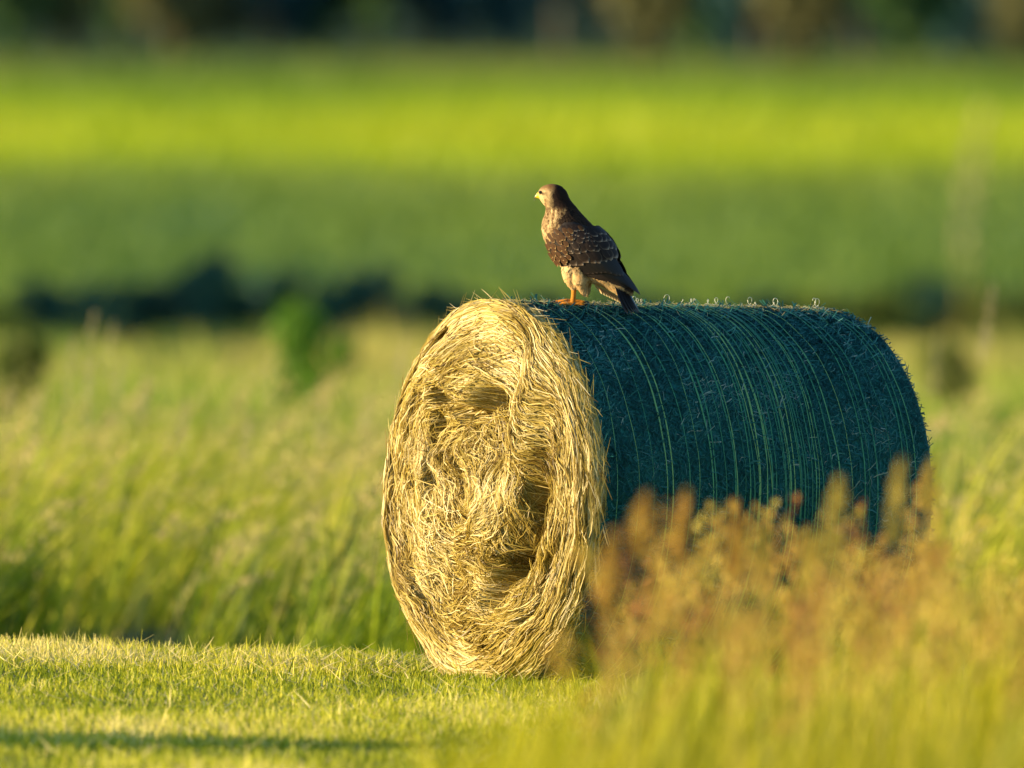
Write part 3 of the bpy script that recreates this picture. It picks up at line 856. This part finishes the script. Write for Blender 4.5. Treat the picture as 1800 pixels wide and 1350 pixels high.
# the second bale, beyond the left edge, whose shadow reaches into the mown grass
b2e = empty('hay_bale', (-9.6, 51.2, 0.02 + float(ground_z(-3.0, 52.2))), R(48))
tag(b2e, 'second hay bale lying beyond the left edge, throwing its shadow on the mown grass', 'hay bale')
prof2 = [(0.0, 0.0), (0.3, 0.0), (0.6, 0.005), (0.65, 0.03), (0.66, 0.06)] + [(0.66, t_) for t_ in np.linspace(0.1, 1.2, 12)] + [(0.65, 1.25), (0.6, 1.275), (0.3, 1.28), (0.0, 1.28)]
V = []
for r_, a_ in prof2:
    for q in np.linspace(0, 2 * np.pi, 48, endpoint=False):
        rr_ = r_ * (1 + 0.02 * math.sin(3 * q + a_ * 4) + 0.012 * math.sin(7 * q + a_ * 9))
        V.append((a_ - 0.64, rr_ * math.cos(q), 0.655 + rr_ * math.sin(q)))
i = (np.arange(len(prof2) - 1) * 48)[:, None] + np.arange(48)[None]
j = (np.arange(len(prof2) - 1) * 48)[:, None] + ((np.arange(48) + 1) % 48)[None]
me = mesh_np('hay_roll', np.array(V), np.stack([i, j, j + 48, i + 48], -1).reshape(-1, 4), np.zeros(len(V)))
obj('hay_roll', me, bpy.data.materials['hay_core'], b2e)
v, f, t = ribbons(*(lambda C: (C, np.broadcast_to(np.array([0.002, 0, 0]), C.shape), rg.uniform(0, 1, len(C))))(
    np.array([[(a_ - 0.64, 0.672 * math.cos(q), 0.655 + 0.672 * math.sin(q)) for q in np.linspace(0, 2 * np.pi, 49)] for a_ in np.linspace(0.1, 1.18, 26)])))
obj('net_wrap', mesh_np('net_wrap', v, f, t), M['net'], b2e)

# ------------------------------------------------------------------ the bird of prey
BS = 2640.0
def zz(a, b): return np.array([(a - 545) / BS, (1215 - b) / BS])
ST = [((330, 124), (362, 124), .004), ((272, 142), (425, 145), .022), ((236, 172), (464, 182), .031), ((224, 210), (484, 220), .034), ((234, 250), (498, 255), .035),
      ((258, 292), (520, 290), .034), ((288, 332), (550, 325), .036), ((288, 385), (590, 375), .042), ((268, 450), (636, 430), .052), ((260, 520), (684, 482), .060),
      ((274, 610), (750, 545), .066), ((320, 710), (820, 612), .068), ((378, 800), (868, 695), .066), ((440, 890), (905, 785), .060), ((530, 960), (935, 870), .052),
      ((640, 1010), (975, 950), .042), ((770, 1050), (1015, 1010), .030), ((900, 1115), (1045, 1055), .020), ((975, 1165), (1065, 1100), .012)]
FR = np.array([zz(*s[0]) for s in ST]); BK = np.array([zz(*s[1]) for s in ST]); LW = np.array([s[2] for s in ST])
SI = np.arange(len(ST))
def cub(s, A):
    # smooth interpolation through the stations
    s = np.clip(np.asarray(s, float), 0, len(ST) - 1.0001)
    k = np.floor(s).astype(int); t = s - k
    p0 = A[np.clip(k - 1, 0, len(ST) - 1)]; p1 = A[k]; p2 = A[k + 1]; p3 = A[np.clip(k + 2, 0, len(ST) - 1)]
    if A.ndim == 2: t = t[..., None]
    return 0.5 * (2 * p1 + (p2 - p0) * t + (2 * p0 - 5 * p1 + 4 * p2 - p3) * t ** 2 + (3 * p1 - p0 - 3 * p2 + p3) * t ** 3)
def S(s, th, off=0.0):
    s = np.asarray(s, float); th = np.asarray(th, float); s, th = np.broadcast_arrays(s, th)
    f_ = cub(s, FR); b_ = cub(s, BK); w_ = cub(s, LW)
    c = (f_ + b_) / 2; hv = (b_ - f_) / 2
    hl = np.linalg.norm(hv, axis=-1)
    hu = hv / hl[..., None]
    xz = c + hu * ((hl + off) * np.cos(th))[..., None]
    return np.stack([xz[..., 0], -(w_ + off) * np.sin(th), xz[..., 1]], -1)
def Sn(s, th):
    e = 0.02
    a = S(s + e, th) - S(s - e, th); b = S(s, th + e) - S(s, th - e)
    n_ = np.cross(a, b)
    n_ /= np.linalg.norm(n_) + 1e-12
    c = S(s, th) - (S(s, 0.0) + S(s, math.pi)) / 2
    return n_ if n_ @ c > 0 else -n_

YAW = R(-13)
phb = math.pi / 2 - R(8.5)
foot = FC + 0.288 * ax + (RB + 0.004) * (math.cos(phb) * su + math.sin(phb) * up)
bird = empty('buzzard', tuple(float(q) for q in foot), YAW)
bird.scale = (1.05, 1.0, 1.0)
tag(bird, 'brown buzzard standing on top of the hay bale and looking out to the side', 'bird')

parts = []
ss = np.linspace(0, len(ST) - 1.001, 70); tn = np.linspace(0, 2 * np.pi, 40, endpoint=False)
G = S(ss[:, None], tn[None, :])
Vb = G.reshape(-1, 3)
i = (np.arange(69) * 40)[:, None] + np.arange(40)[None]; j = (np.arange(69) * 40)[:, None] + ((np.arange(40) + 1) % 40)[None]
Fb = np.stack([i, j, j + 40, i + 40], -1).reshape(-1, 4)
# close both ends with fans made of quads towards a centre point
def capped(V, F, sides):
    n0 = len(V)
    V = np.concatenate([V, V[:sides].mean(0)[None], V[n0 - sides:].mean(0)[None]])
    q = []
    for s in range(0, sides, 2):
        q.append([n0, (s + 2) % sides, s + 1, s])
        q.append([n0 + 1, n0 - sides + s, n0 - sides + s + 1, n0 - sides + (s + 2) % sides])
    return V, np.concatenate([F, np.array(q)])
def T3(pts, rads, sides=12, sub=4):
    pts = np.asarray(pts, float); rads = np.asarray(rads, float)
    q = np.linspace(0, len(pts) - 1, (len(pts) - 1) * sub + 1)
    P_ = np.stack([np.interp(q, np.arange(len(pts)), pts[:, c]) for c in range(3)], 1)
    for _ in range(2):
        P_[1:-1] = (P_[:-2] + 2 * P_[1:-1] + P_[2:]) / 4
    r_ = np.interp(q, np.arange(len(pts)), rads)
    v, f, t = tube(P_, r_, sides)
    v, f = capped(v, f, sides)
    return v, f, np.zeros(len(v))
Vb, Fb = capped(Vb, Fb, 40)
parts.append((Vb, Fb, np.zeros(len(Vb))))
def p3(a, b, y): q = zz(a, b); return (q[0], y, q[1])
claws = []
for side, yy in ((-1, -0.024), (1, 0.024)):
    sx = 0 if side < 0 else -30
    parts.append(T3([p3(560, 800, yy), p3(525, 900, yy * 1.1), p3(520, 985, yy * 1.05), p3(556 + sx, 1075, yy)], [.034, .030, .021, .0095], 16))
    parts.append(T3([p3(610, 870, yy), p3(615, 1000, yy * 1.0), p3(645, 1135, yy * 0.8)], [.038, .032, .005], 14))
    parts.append(T3([p3(556 + sx, 1050, yy), p3(553 + sx, 1120, yy), p3(545 + sx, 1203, yy)], [.010, .0075, .0082], 12))
    sl = -0.12 if side < 0 else -0.10       # the bale falls away towards the camera
    base = np.array(p3(545 + sx, 1203, yy))
    zb = -0.004 + (-yy) * -0.14 * 1.0
    for (dx, dy, ln_) in ((-1, -0.45, .054), (-1, 0.02, .060), (-0.95, 0.5, .052), (1, 0.12, .042)):
        dv = np.array([dx, dy]); dv = dv / np.linalg.norm(dv)
        pts = []
        for q, hgt in ((0, .004), (0.35, .008), (0.7, .0055), (1.0, .003)):
            X_ = base[0] + dv[0] * ln_ * q; Y_ = base[1] + dv[1] * ln_ * q
            Zs = 0.16 * (Y_ + 0.0) - 0.02 * X_ - 0.003
            pts.append((X_, Y_, (base[2] - 0.006) * (1 - q) * 0.25 + Zs + hgt))
        parts.append(T3(pts, [.0075, .0062, .0056, .0042], 10))
        e_ = np.array(pts[-1])
        claws.append((e_, dv))
v, f, t = join(parts)
me0 = mesh_np('buzzard_body', v, f)
tmp = bpy.data.objects.new('body_source', me0); col.objects.link(tmp)
md = tmp.modifiers.new('r', 'REMESH'); md.mode = 'VOXEL'; md.voxel_size = 0.0030
ms = tmp.modifiers.new('s', 'SMOOTH'); ms.iterations = 4; ms.factor = 0.5
dg = bpy.context.evaluated_depsgraph_get()
body_me = bpy.data.meshes.new_from_object(tmp.evaluated_get(dg))
bpy.data.objects.remove(tmp)
nv = len(body_me.vertices)
bc = np.zeros(nv * 3, np.float32); body_me.vertices.foreach_get('co', bc); bc = bc.reshape(-1, 3)

DARK = np.array([0.011, 0.006, 0.004]); BROWN = np.array([0.105, 0.045, 0.014]); BUFF = np.array([0.42, 0.20, 0.05]); CREAM = np.array([0.60, 0.42, 0.20]); LEG = np.array([0.46, 0.17, 0.02])
def mixc(a, b, t): t = np.clip(t, 0, 1)[:, None]; return a * (1 - t) + b * t
def plumage(P_):
    """base and edge colours by place on the body, in the units of the sketch"""
    X_ = P_[:, 0] * BS + 545; Z_ = 1215 - P_[:, 2] * BS
    n1 = vn(X_ / 34, Z_ / 30 + P_[:, 1] * 80, 201); n2 = vn(X_ / 20, Z_ / 34 + P_[:, 1] * 130, 202) + 0.4 * vn(X_ / 9, Z_ / 14 + P_[:, 1] * 200, 203)
    # distance behind the front outline
    fx = np.interp(Z_, FR[::1, 1][::1] * 0 + np.array([s[0][1] for s in ST]), np.array([s[0][0] for s in ST], float))
    dep = X_ - fx
    c = np.tile(DARK * 1.3, (len(P_), 1)); e = np.tile(np.array([0.05, 0.03, 0.018]), (len(P_), 1))
    # head
    hd = np.clip((345 - Z_) / 30, 0, 1)
    hc = mixc(np.tile(CREAM * 0.85, (len(P_), 1)), np.tile(DARK * 1.8, (len(P_), 1)), (X_ - 305) / 70 + n1 * 0.5)
    crown = np.clip((185 - Z_) / 30, 0, 1)
    hc = mixc(hc, np.tile(BROWN * 1.3, (len(P_), 1)), crown * 0.8 * np.clip((400 - X_) / 60, 0, 1))
    stripe = np.exp(-((Z_ - 200 - (X_ - 255) * 0.18) / 13) ** 2) * np.clip((X_ - 228) / 10, 0, 1) * np.clip((330 - X_) / 60, 0, 1)
    hc = mixc(hc, np.tile(DARK, (len(P_), 1)), stripe * 0.95)
    mous = np.exp(-((X_ - 296 + (Z_ - 290) * 0.1) / 13) ** 2) * np.clip((Z_ - 235) / 30, 0, 1)
    hc = mixc(hc, np.tile(BROWN, (len(P_), 1)), mous * 0.7)
    # throat and breast: brown feathers with pale edges
    br = np.clip((215 - dep + n1 * 140) / 90, 0, 1) * np.clip((Z_ - 320) / 40, 0, 1)
    bcx = mixc(np.tile(BROWN * 0.85, (len(P_), 1)), np.tile(CREAM * 0.85, (len(P_), 1)), -0.25 + n2 * 3.4 + 0.75 * np.clip((45 - dep) / 45, 0, 1))
    c = mixc(c, bcx, br); e = mixc(e, np.tile(CREAM * 0.62, (len(P_), 1)), br)
    # belly
    bl = np.clip((Z_ - 745) / 50, 0, 1) * np.clip((150 - dep) / 60, 0, 1)
    belly = mixc(np.tile(CREAM, (len(P_), 1)), np.tile(BROWN * 1.2, (len(P_), 1)), (vn(X_ / 60, Z_ / 13, 205) + 0.0) * 1.8)
    c = mixc(c, belly, bl); e = mixc(e, np.tile(CREAM, (len(P_), 1)), bl)
    # thighs and vent
    th_ = np.clip((Z_ - 930) / 50, 0, 1) * np.clip((1000 - X_) / 60, 0, 1)
    thc = mixc(np.tile(BUFF, (len(P_), 1)), np.tile(CREAM, (len(P_), 1)), 0.1 + n2 * 1.2 + np.clip((Z_ - 1060) / 60, 0, 0.6))
    c = mixc(c, thc, th_); e = mixc(e, np.tile(CREAM, (len(P_), 1)), th_)
    c = mixc(c, hc, hd); e = mixc(e, hc * 1.25, hd)
    return c, e
cb, _ = plumage(bc)
X_ = bc[:, 0] * BS + 545; Z_ = 1215 - bc[:, 2] * BS
leg = np.clip((Z_ - 1082) / 10, 0, 1) * (X_ < 622) + np.clip((Z_ - 1150) / 6, 0, 1)
cb = mixc(cb, np.tile(LEG, (nv, 1)) * (0.8 + 0.5 * (vn(Z_ / 5, X_ / 30, 207)[:, None] + 0.3)), leg)
a = body_me.attributes.new('colr', 'FLOAT_COLOR', 'POINT')
c4 = np.ones((nv, 4), np.float32); c4[:, :3] = np.clip(cb, 0.004, 0.9); a.data.foreach_set('color', c4.ravel())
body_me.polygons.foreach_set('use_smooth', np.ones(len(body_me.polygons), bool))
M['body'] = leaf_mat('bird_body', None, 0, 0.8, 0.1, 'colr')
M['plume'] = leaf_mat('plumage', None, 0.10, 0.8, 0.1, 'colr')
M['feather'] = leaf_mat('wing_feather', [(0.0, (0.015, 0.008, 0.005)), (0.50, (0.022, 0.012, 0.007)), (0.80, (0.10, 0.07, 0.05)), (1.0, (0.30, 0.23, 0.17))], 0.05, 0.55, 0.2)
M['flight'] = leaf_mat('flight_feather', [(0.0, (0.009, 0.007, 0.006)), (0.8, (0.014, 0.010, 0.008)), (1.0, (0.06, 0.042, 0.03))], 0.05, 0.45, 0.3)
M['wing'] = plain_mat('wing_base', (0.016, 0.010, 0.007), 0.7, 0.3, 200)
M['eye'] = plain_mat('eye', (0.012, 0.007, 0.004), 0.08, 0.1, 50, 0.6)
M['claw'] = plain_mat('claw', (0.015, 0.013, 0.012), 0.35, 0.2, 300, 0.5)
obj('body', body_me, M['body'], bird)

# small contour feathers over the whole body
npoly = len(body_me.polygons)
pc = np.zeros(npoly * 3, np.float32); body_me.polygons.foreach_get('center', pc); pc = pc.reshape(-1, 3)
pn = np.zeros(npoly * 3, np.float32); body_me.polygons.foreach_get('normal', pn); pn = pn.reshape(-1, 3)
Zp = 1215 - pc[:, 2] * BS; Xp = pc[:, 0] * BS + 545
rg = np.random.default_rng(55)
ok = ((Zp < 1060) | ((Xp > 600) & (Zp < 1120)))
idx = np.nonzero(ok)[0]
hd_w = np.where(Zp[idx] < 340, 2.2, 1.0)
idx = rg.choice(idx, 7000, replace=False, p=hd_w / hd_w.sum())
P_ = pc[idx]; N_ = pn[idx]; Zp = Zp[idx]; Xp = Xp[idx]
# feathers lie along the body: down and back, straight down on the thighs, backwards on the head
d = np.zeros((len(P_), 3)); kk = np.clip((Zp - 150) / 300, 0, 1)
d[:, 0] = np.interp(Zp, [120, 260, 420, 800, 1000], [0.9, 0.7, 0.35, 0.55, 0.5]); d[:, 2] = -np.interp(Zp, [120, 260, 420, 800], [0.35, 0.7, 1.0, 1.0])
thg_ = (Zp > 900) & (Xp < 720); d[thg_, 0] = 0.25
d += rg.normal(0, 0.16, d.shape)
d -= N_ * (d * N_).sum(1)[:, None]
d /= np.linalg.norm(d, axis=1)[:, None] + 1e-9
b = np.cross(N_, d)
ln_ = np.interp(Zp, [120, 330, 480, 800, 1100], [.007, .010, .017, .019, .020]) * rg.uniform(0.8, 1.25, len(P_))
wd = ln_ * rg.uniform(0.30, 0.42, len(P_))
cA, cE = plumage(P_)
cA = cA * rg.uniform(0.6, 1.25, len(P_))[:, None]
rows = [(0.0, 0.55, 0.0), (0.4, 1.0, 0.0), (0.8, 0.75, 0.6), (1.0, 0.22, 1.0)]
Vf = np.zeros((len(P_), 12, 3)); Cf = np.zeros((len(P_), 12, 3))
for r_i, (tq, wq, eq) in enumerate(rows):
    for c_i, sd in enumerate((-1, 0, 1)):
        Vf[:, r_i * 3 + c_i] = P_ + d * (ln_ * (tq - 0.3))[:, None] + b * (wd * wq * sd)[:, None] + N_ * (ln_ * (0.02 + 0.12 * tq - (0.10 if sd else 0)))[:, None]
        ee = max(eq * 0.9, 0.22 if sd and r_i > 0 else 0)
        Cf[:, r_i * 3 + c_i] = cA * (1 - ee) + cE * ee
q = np.array([[r_i * 3 + c_i, r_i * 3 + c_i + 1, r_i * 3 + c_i + 4, r_i * 3 + c_i + 3] for r_i in range(3) for c_i in range(2)])
Ff = ((np.arange(len(P_)) * 12)[:, None, None] + q[None]).reshape(-1, 4)
tag(obj('plumage', mesh_np('plumage', Vf.reshape(-1, 3), Ff, None, np.clip(Cf, 0.004, 0.9).reshape(-1, 3)), M['plume'], bird), kind='stuff')

# one feather: 1 long (x), 1 wide (y), slightly domed
def feather_mesh(name, mat, tip=0.5):
    rws = [(0.0, 0.25), (0.2, 0.75), (0.45, 1.0), (0.7, 0.98), (0.86, 0.8), (0.95, 0.5), (1.0, 0.15)]
    cols_ = [-1, -0.82, -0.4, 0.0, 0.4, 0.82, 1]
    V, T = [], []
    for (x, wq) in rws:
        for cc in cols_:
            V.append((x - 0.06 * cc * cc * x, 0.5 * wq * cc, 0.10 * (1 - cc * cc) * 0.5 - 0.05 * x * x + (0.012 if cc == 0 else 0)))
            T.append(max(abs(cc) ** 3 * (0.4 + 0.6 * x), 1.0 if x > 0.94 else (0.7 if x > 0.84 else 0)))
    n = len(cols_)
    F = [[r_ * n + c_, r_ * n + c_ + 1, (r_ + 1) * n + c_ + 1, (r_ + 1) * n + c_] for r_ in range(len(rws) - 1) for c_ in range(n - 1)]
    me = mesh_np(name, np.array(V), np.array(F), np.array(T))
    me.materials.append(mat)
    return me
fm_mar = feather_mesh('marginal_covert', leaf_mat('marginal_covert', [(0.0, (0.060, 0.027, 0.010)), (0.6, (0.085, 0.040, 0.014)), (0.85, (0.30, 0.18, 0.07)), (1.0, (0.52, 0.38, 0.20))], 0.05, 0.65, 0.15))
fm_cov = feather_mesh('covert_feather', M['feather']); fm_fly = feather_mesh('flight_feather', M['flight'])
def put_feather(name, me, parent, base, dirv, nrm, ln_, wd):
    x = Vector(dirv).normalized(); z = Vector(nrm); z = (z - x * z.dot(x)).normalized(); y = z.cross(x)
    Mx = Matrix((x * ln_, y * wd, z * (wd * 0.8))).transposed().to_4x4()
    Mx.translation = Vector(base)
    o = obj(name, me, None, parent)
    o.matrix_basis = Mx
    return o

WLO = ([8.6, 9.3, 10, 11, 12, 13, 14, 15, 16, 17], [58, 35, 22, 14, 10, 8, 8, 8, 10, 14]); WHI = ([8.6, 9.3, 10, 11, 12, 13, 14, 15, 16, 17], [84, 104, 122, 143, 152, 142, 126, 110, 94, 70])
for side in (1, -1):
    sg = np.linspace(8.6, 17, 34); q = np.linspace(0, 1, 18)
    lo = np.interp(sg, *WLO); hi = np.interp(sg, *WHI)
    thq = R(1) * (lo[:, None] + (hi - lo)[:, None] * q[None])
    edge = np.sin(np.pi * q) ** 0.4
    off = 0.007 * edge[None] * np.sin(np.pi * np.linspace(0.03, 0.97, 34))[:, None] ** 0.3 + 0.0005
    sgg = np.broadcast_to(sg[:, None], thq.shape)
    f_ = S(sgg, thq); c_ = (S(sgg, 0 * thq) + S(sgg, 0 * thq + np.pi)) / 2
    nd = f_ - c_; nd /= np.linalg.norm(nd, axis=-1)[..., None]
    Wv = f_ + nd * off[..., None]
    Wv[..., 1] *= side
    i = (np.arange(33) * 18)[:, None] + np.arange(17)[None]
    Fw = np.stack([i, i + 1, i + 19, i + 18], -1).reshape(-1, 4)
    wing = obj('wing', mesh_np('wing', Wv.reshape(-1, 3), Fw), M['wing'], bird)
    rg = np.random.default_rng(88)
    def lay(name, me, s0, th0, s1, th1, ln_, wd, off, tilt=0.10):
        if me is fm_cov:
            j1, j2, j3 = rg.normal(0, 0.06), rg.normal(0, 1.2), rg.normal(0, 3)
            ln_ *= 1.12; wd *= 1.25
            s0 += j1; s1 += j1; th0 += j2; th1 += j2 + j3; off += rg.uniform(-0.0006, 0.001)
        b_ = S(s0, R(th0), off); t_ = S(s1, R(th1), off)
        nn = Sn(s0 * 0.5 + s1 * 0.5, R(th0 * 0.5 + th1 * 0.5))
        dv = t_ - b_; dv = dv / np.linalg.norm(dv)
        dv = dv + nn * tilt
        for q_ in (b_, dv, nn): q_[1] *= side
        put_feather(name, me, wing, b_, dv, nn, ln_ * rg.uniform(0.92, 1.08), wd * rg.uniform(0.92, 1.08))
    for k in range(7):       # primaries, the wing tip
        th = 18 + 9 * k
        lay('primary_feather', fm_fly, 14.2 - 0.12 * k, th + 8, 17.5, 20 + 5 * k, 0.125 - 0.006 * k, 0.022, 0.007 + 0.0006 * (7 - k), 0.03)
    for k in range(10):      # secondaries
        th = 34 + 10.6 * k
        lay('secondary_feather', fm_fly, 12.9 - 0.02 * k, th, 15.4 - 0.05 * k, th * 0.72 + 8, 0.078, 0.027, 0.0095 + 0.0004 * (10 - k), 0.05)
    for k in range(10):      # greater coverts
        th = 28 + 12.5 * k
        lay('greater_covert', fm_cov, 12.0 - 0.03 * k, th, 13.6, th * 0.86 + 4, 0.052, 0.027, 0.0125, 0.06)
    for k in range(10):
        th = 30 + 12 * k
        lay('median_covert', fm_cov, 11.2 - 0.03 * k, th, 12.6, th * 0.92 + 3, 0.040, 0.024, 0.015, 0.06)
    for rw in range(5):
        for k in range(8):
            s0 = 9.0 + 0.45 * rw
            lo_ = np.interp(s0, *WLO); hi_ = np.interp(s0, *WHI)
            th = lo_ + 12 + (hi_ - lo_ - 14) * (k + 0.5 * (rw % 2)) / 7.5
            lay('lesser_covert', fm_cov, s0, th, s0 + 1, th * 0.96 + 2, 0.026 + 0.0015 * rw, 0.018, 0.0155 - 0.0003 * rw, 0.08)
    for rw in range(8):      # small buff-edged coverts along the leading edge
        for k in range(5):
            s0 = 9.3 + 0.42 * rw + rg.normal(0, 0.08)
            hi_ = np.interp(s0, *WHI)
            th = hi_ + 6 - 10.5 * k + rg.normal(0, 2.5) + 4 * (rw % 2)
            lay('marginal_covert', fm_mar, s0, th, s0 + 1, th * 0.97 - 2, 0.026, 0.015, 0.0185 - 0.0022 * (k < 1), 0.05)
    for rw in range(4):
        for k in range(3):
            s0 = 9.4 + 0.75 * rw
            th = 14 + 13 * k + 5 * (rw % 2)
            lay('scapular_feather', fm_cov, s0, th, s0 + 1.2, th * 0.9, 0.043 + 0.003 * rw, 0.028, 0.0165, 0.05)

# tail
tb = np.array(p3(955, 965, 0.0)); te = np.array(p3(1125, 1290, 0.0))
td = (te - tb) / np.linalg.norm(te - tb)
tnrm = np.array([td[2] * -1, 0, td[0]]); tnrm = tnrm if tnrm[0] > 0 else -tnrm
tail = empty('tail'); tail.parent = bird
order = sorted(range(11), key=lambda k: -abs(k - 5))
for k in order:
    lat = (k - 5) / 5.0
    dv = td + np.array([0, lat * 0.13, 0]) - tnrm * 0.10 * lat * lat
    bpos = tb + np.array([0, lat * 0.016, 0]) - tnrm * (0.014 * lat * lat + 0.002 * abs(k - 5) * 0.5)
    put_feather('tail_feather', fm_fly, tail, bpos, dv, tnrm + np.array([0, lat * 0.7, 0]), 0.142 - 0.008 * abs(lat), 0.026)
# pale under-tail coverts
fm_pale = feather_mesh('undertail_covert', leaf_mat('pale_covert', [(0.0, (0.52, 0.32, 0.12)), (1.0, (0.72, 0.55, 0.30))], 0.15, 0.7, 0.2))
for k in range(9):
    bpos = np.array(p3(730 + 22 * k, 1035 + 12 * k, -0.016 + 0.004 * (k % 9)))
    put_feather('undertail_covert', fm_pale, tail, bpos, td + np.array([0.12, 0, 0.1]), -tnrm + np.array([0, -0.6, 0]), 0.045, 0.017)

# beak with its yellow cere, eyes, claws
bs = [(256, 226, 36, .0125), (232, 222, 33, .0105), (214, 224, 29, .0085), (199, 233, 23, .0065), (190, 246, 16, .0045), (186, 260, 9, .0028), (186, 277, 2, .0008)]
V = []; Cc = []
for (a_, b_, hh_, lw_) in bs:
    for q in np.linspace(0, 2 * np.pi, 14, endpoint=False):
        c0 = zz(a_ + 0.35 * hh_ * math.sin(q), b_)
        V.append((c0[0], lw_ * math.cos(q), c0[1] + hh_ / BS * math.sin(q)))
        k = min(max((a_ - 196) / 18, 0), 1)
        Cc.append(np.array([0.16, 0.14, 0.13]) * (1 - k) + np.array([0.85, 0.55, 0.03]) * k)
V = np.array(V)
i = (np.arange(len(bs) - 1) * 14)[:, None] + np.arange(14)[None]; j = (np.arange(len(bs) - 1) * 14)[:, None] + ((np.arange(14) + 1) % 14)[None]
obj('beak', mesh_np('beak', V, np.stack([i, j, j + 14, i + 14], -1).reshape(-1, 4), None, np.array(Cc)), leaf_mat('beak', None, 0, 0.35, 0.5, 'colr'), bird)
for side in (-1, 1):
    V = []; c0 = zz(255, 200)
    for a_ in np.linspace(0, np.pi, 10):
        for q in np.linspace(0, 2 * np.pi, 16, endpoint=False):
            V.append((c0[0] + 0.0062 * math.sin(a_) * math.cos(q), side * 0.0225 + 0.0052 * math.cos(a_), c0[1] + 0.0058 * math.sin(a_) * math.sin(q)))
    i = (np.arange(9) * 16)[:, None] + np.arange(16)[None]; j = (np.arange(9) * 16)[:, None] + ((np.arange(16) + 1) % 16)[None]
    obj('eye', mesh_np('eye', np.array(V), np.stack([i, j, j + 16, i + 16], -1).reshape(-1, 4)), M['eye'], bird)
for e_, dv in claws:
    d3 = np.array([dv[0], dv[1], 0])
    pts = [e_ - d3 * 0.003, e_ + d3 * 0.006 + np.array([0, 0, 0.002]), e_ + d3 * 0.012 + np.array([0, 0, -0.001]), e_ + d3 * 0.015 + np.array([0, 0, -0.006])]
    v, f, t = tube(pts, [.0036, .003, .002, .0005], 8)
    obj('claw', mesh_np('claw', v, f), M['claw'], bird)
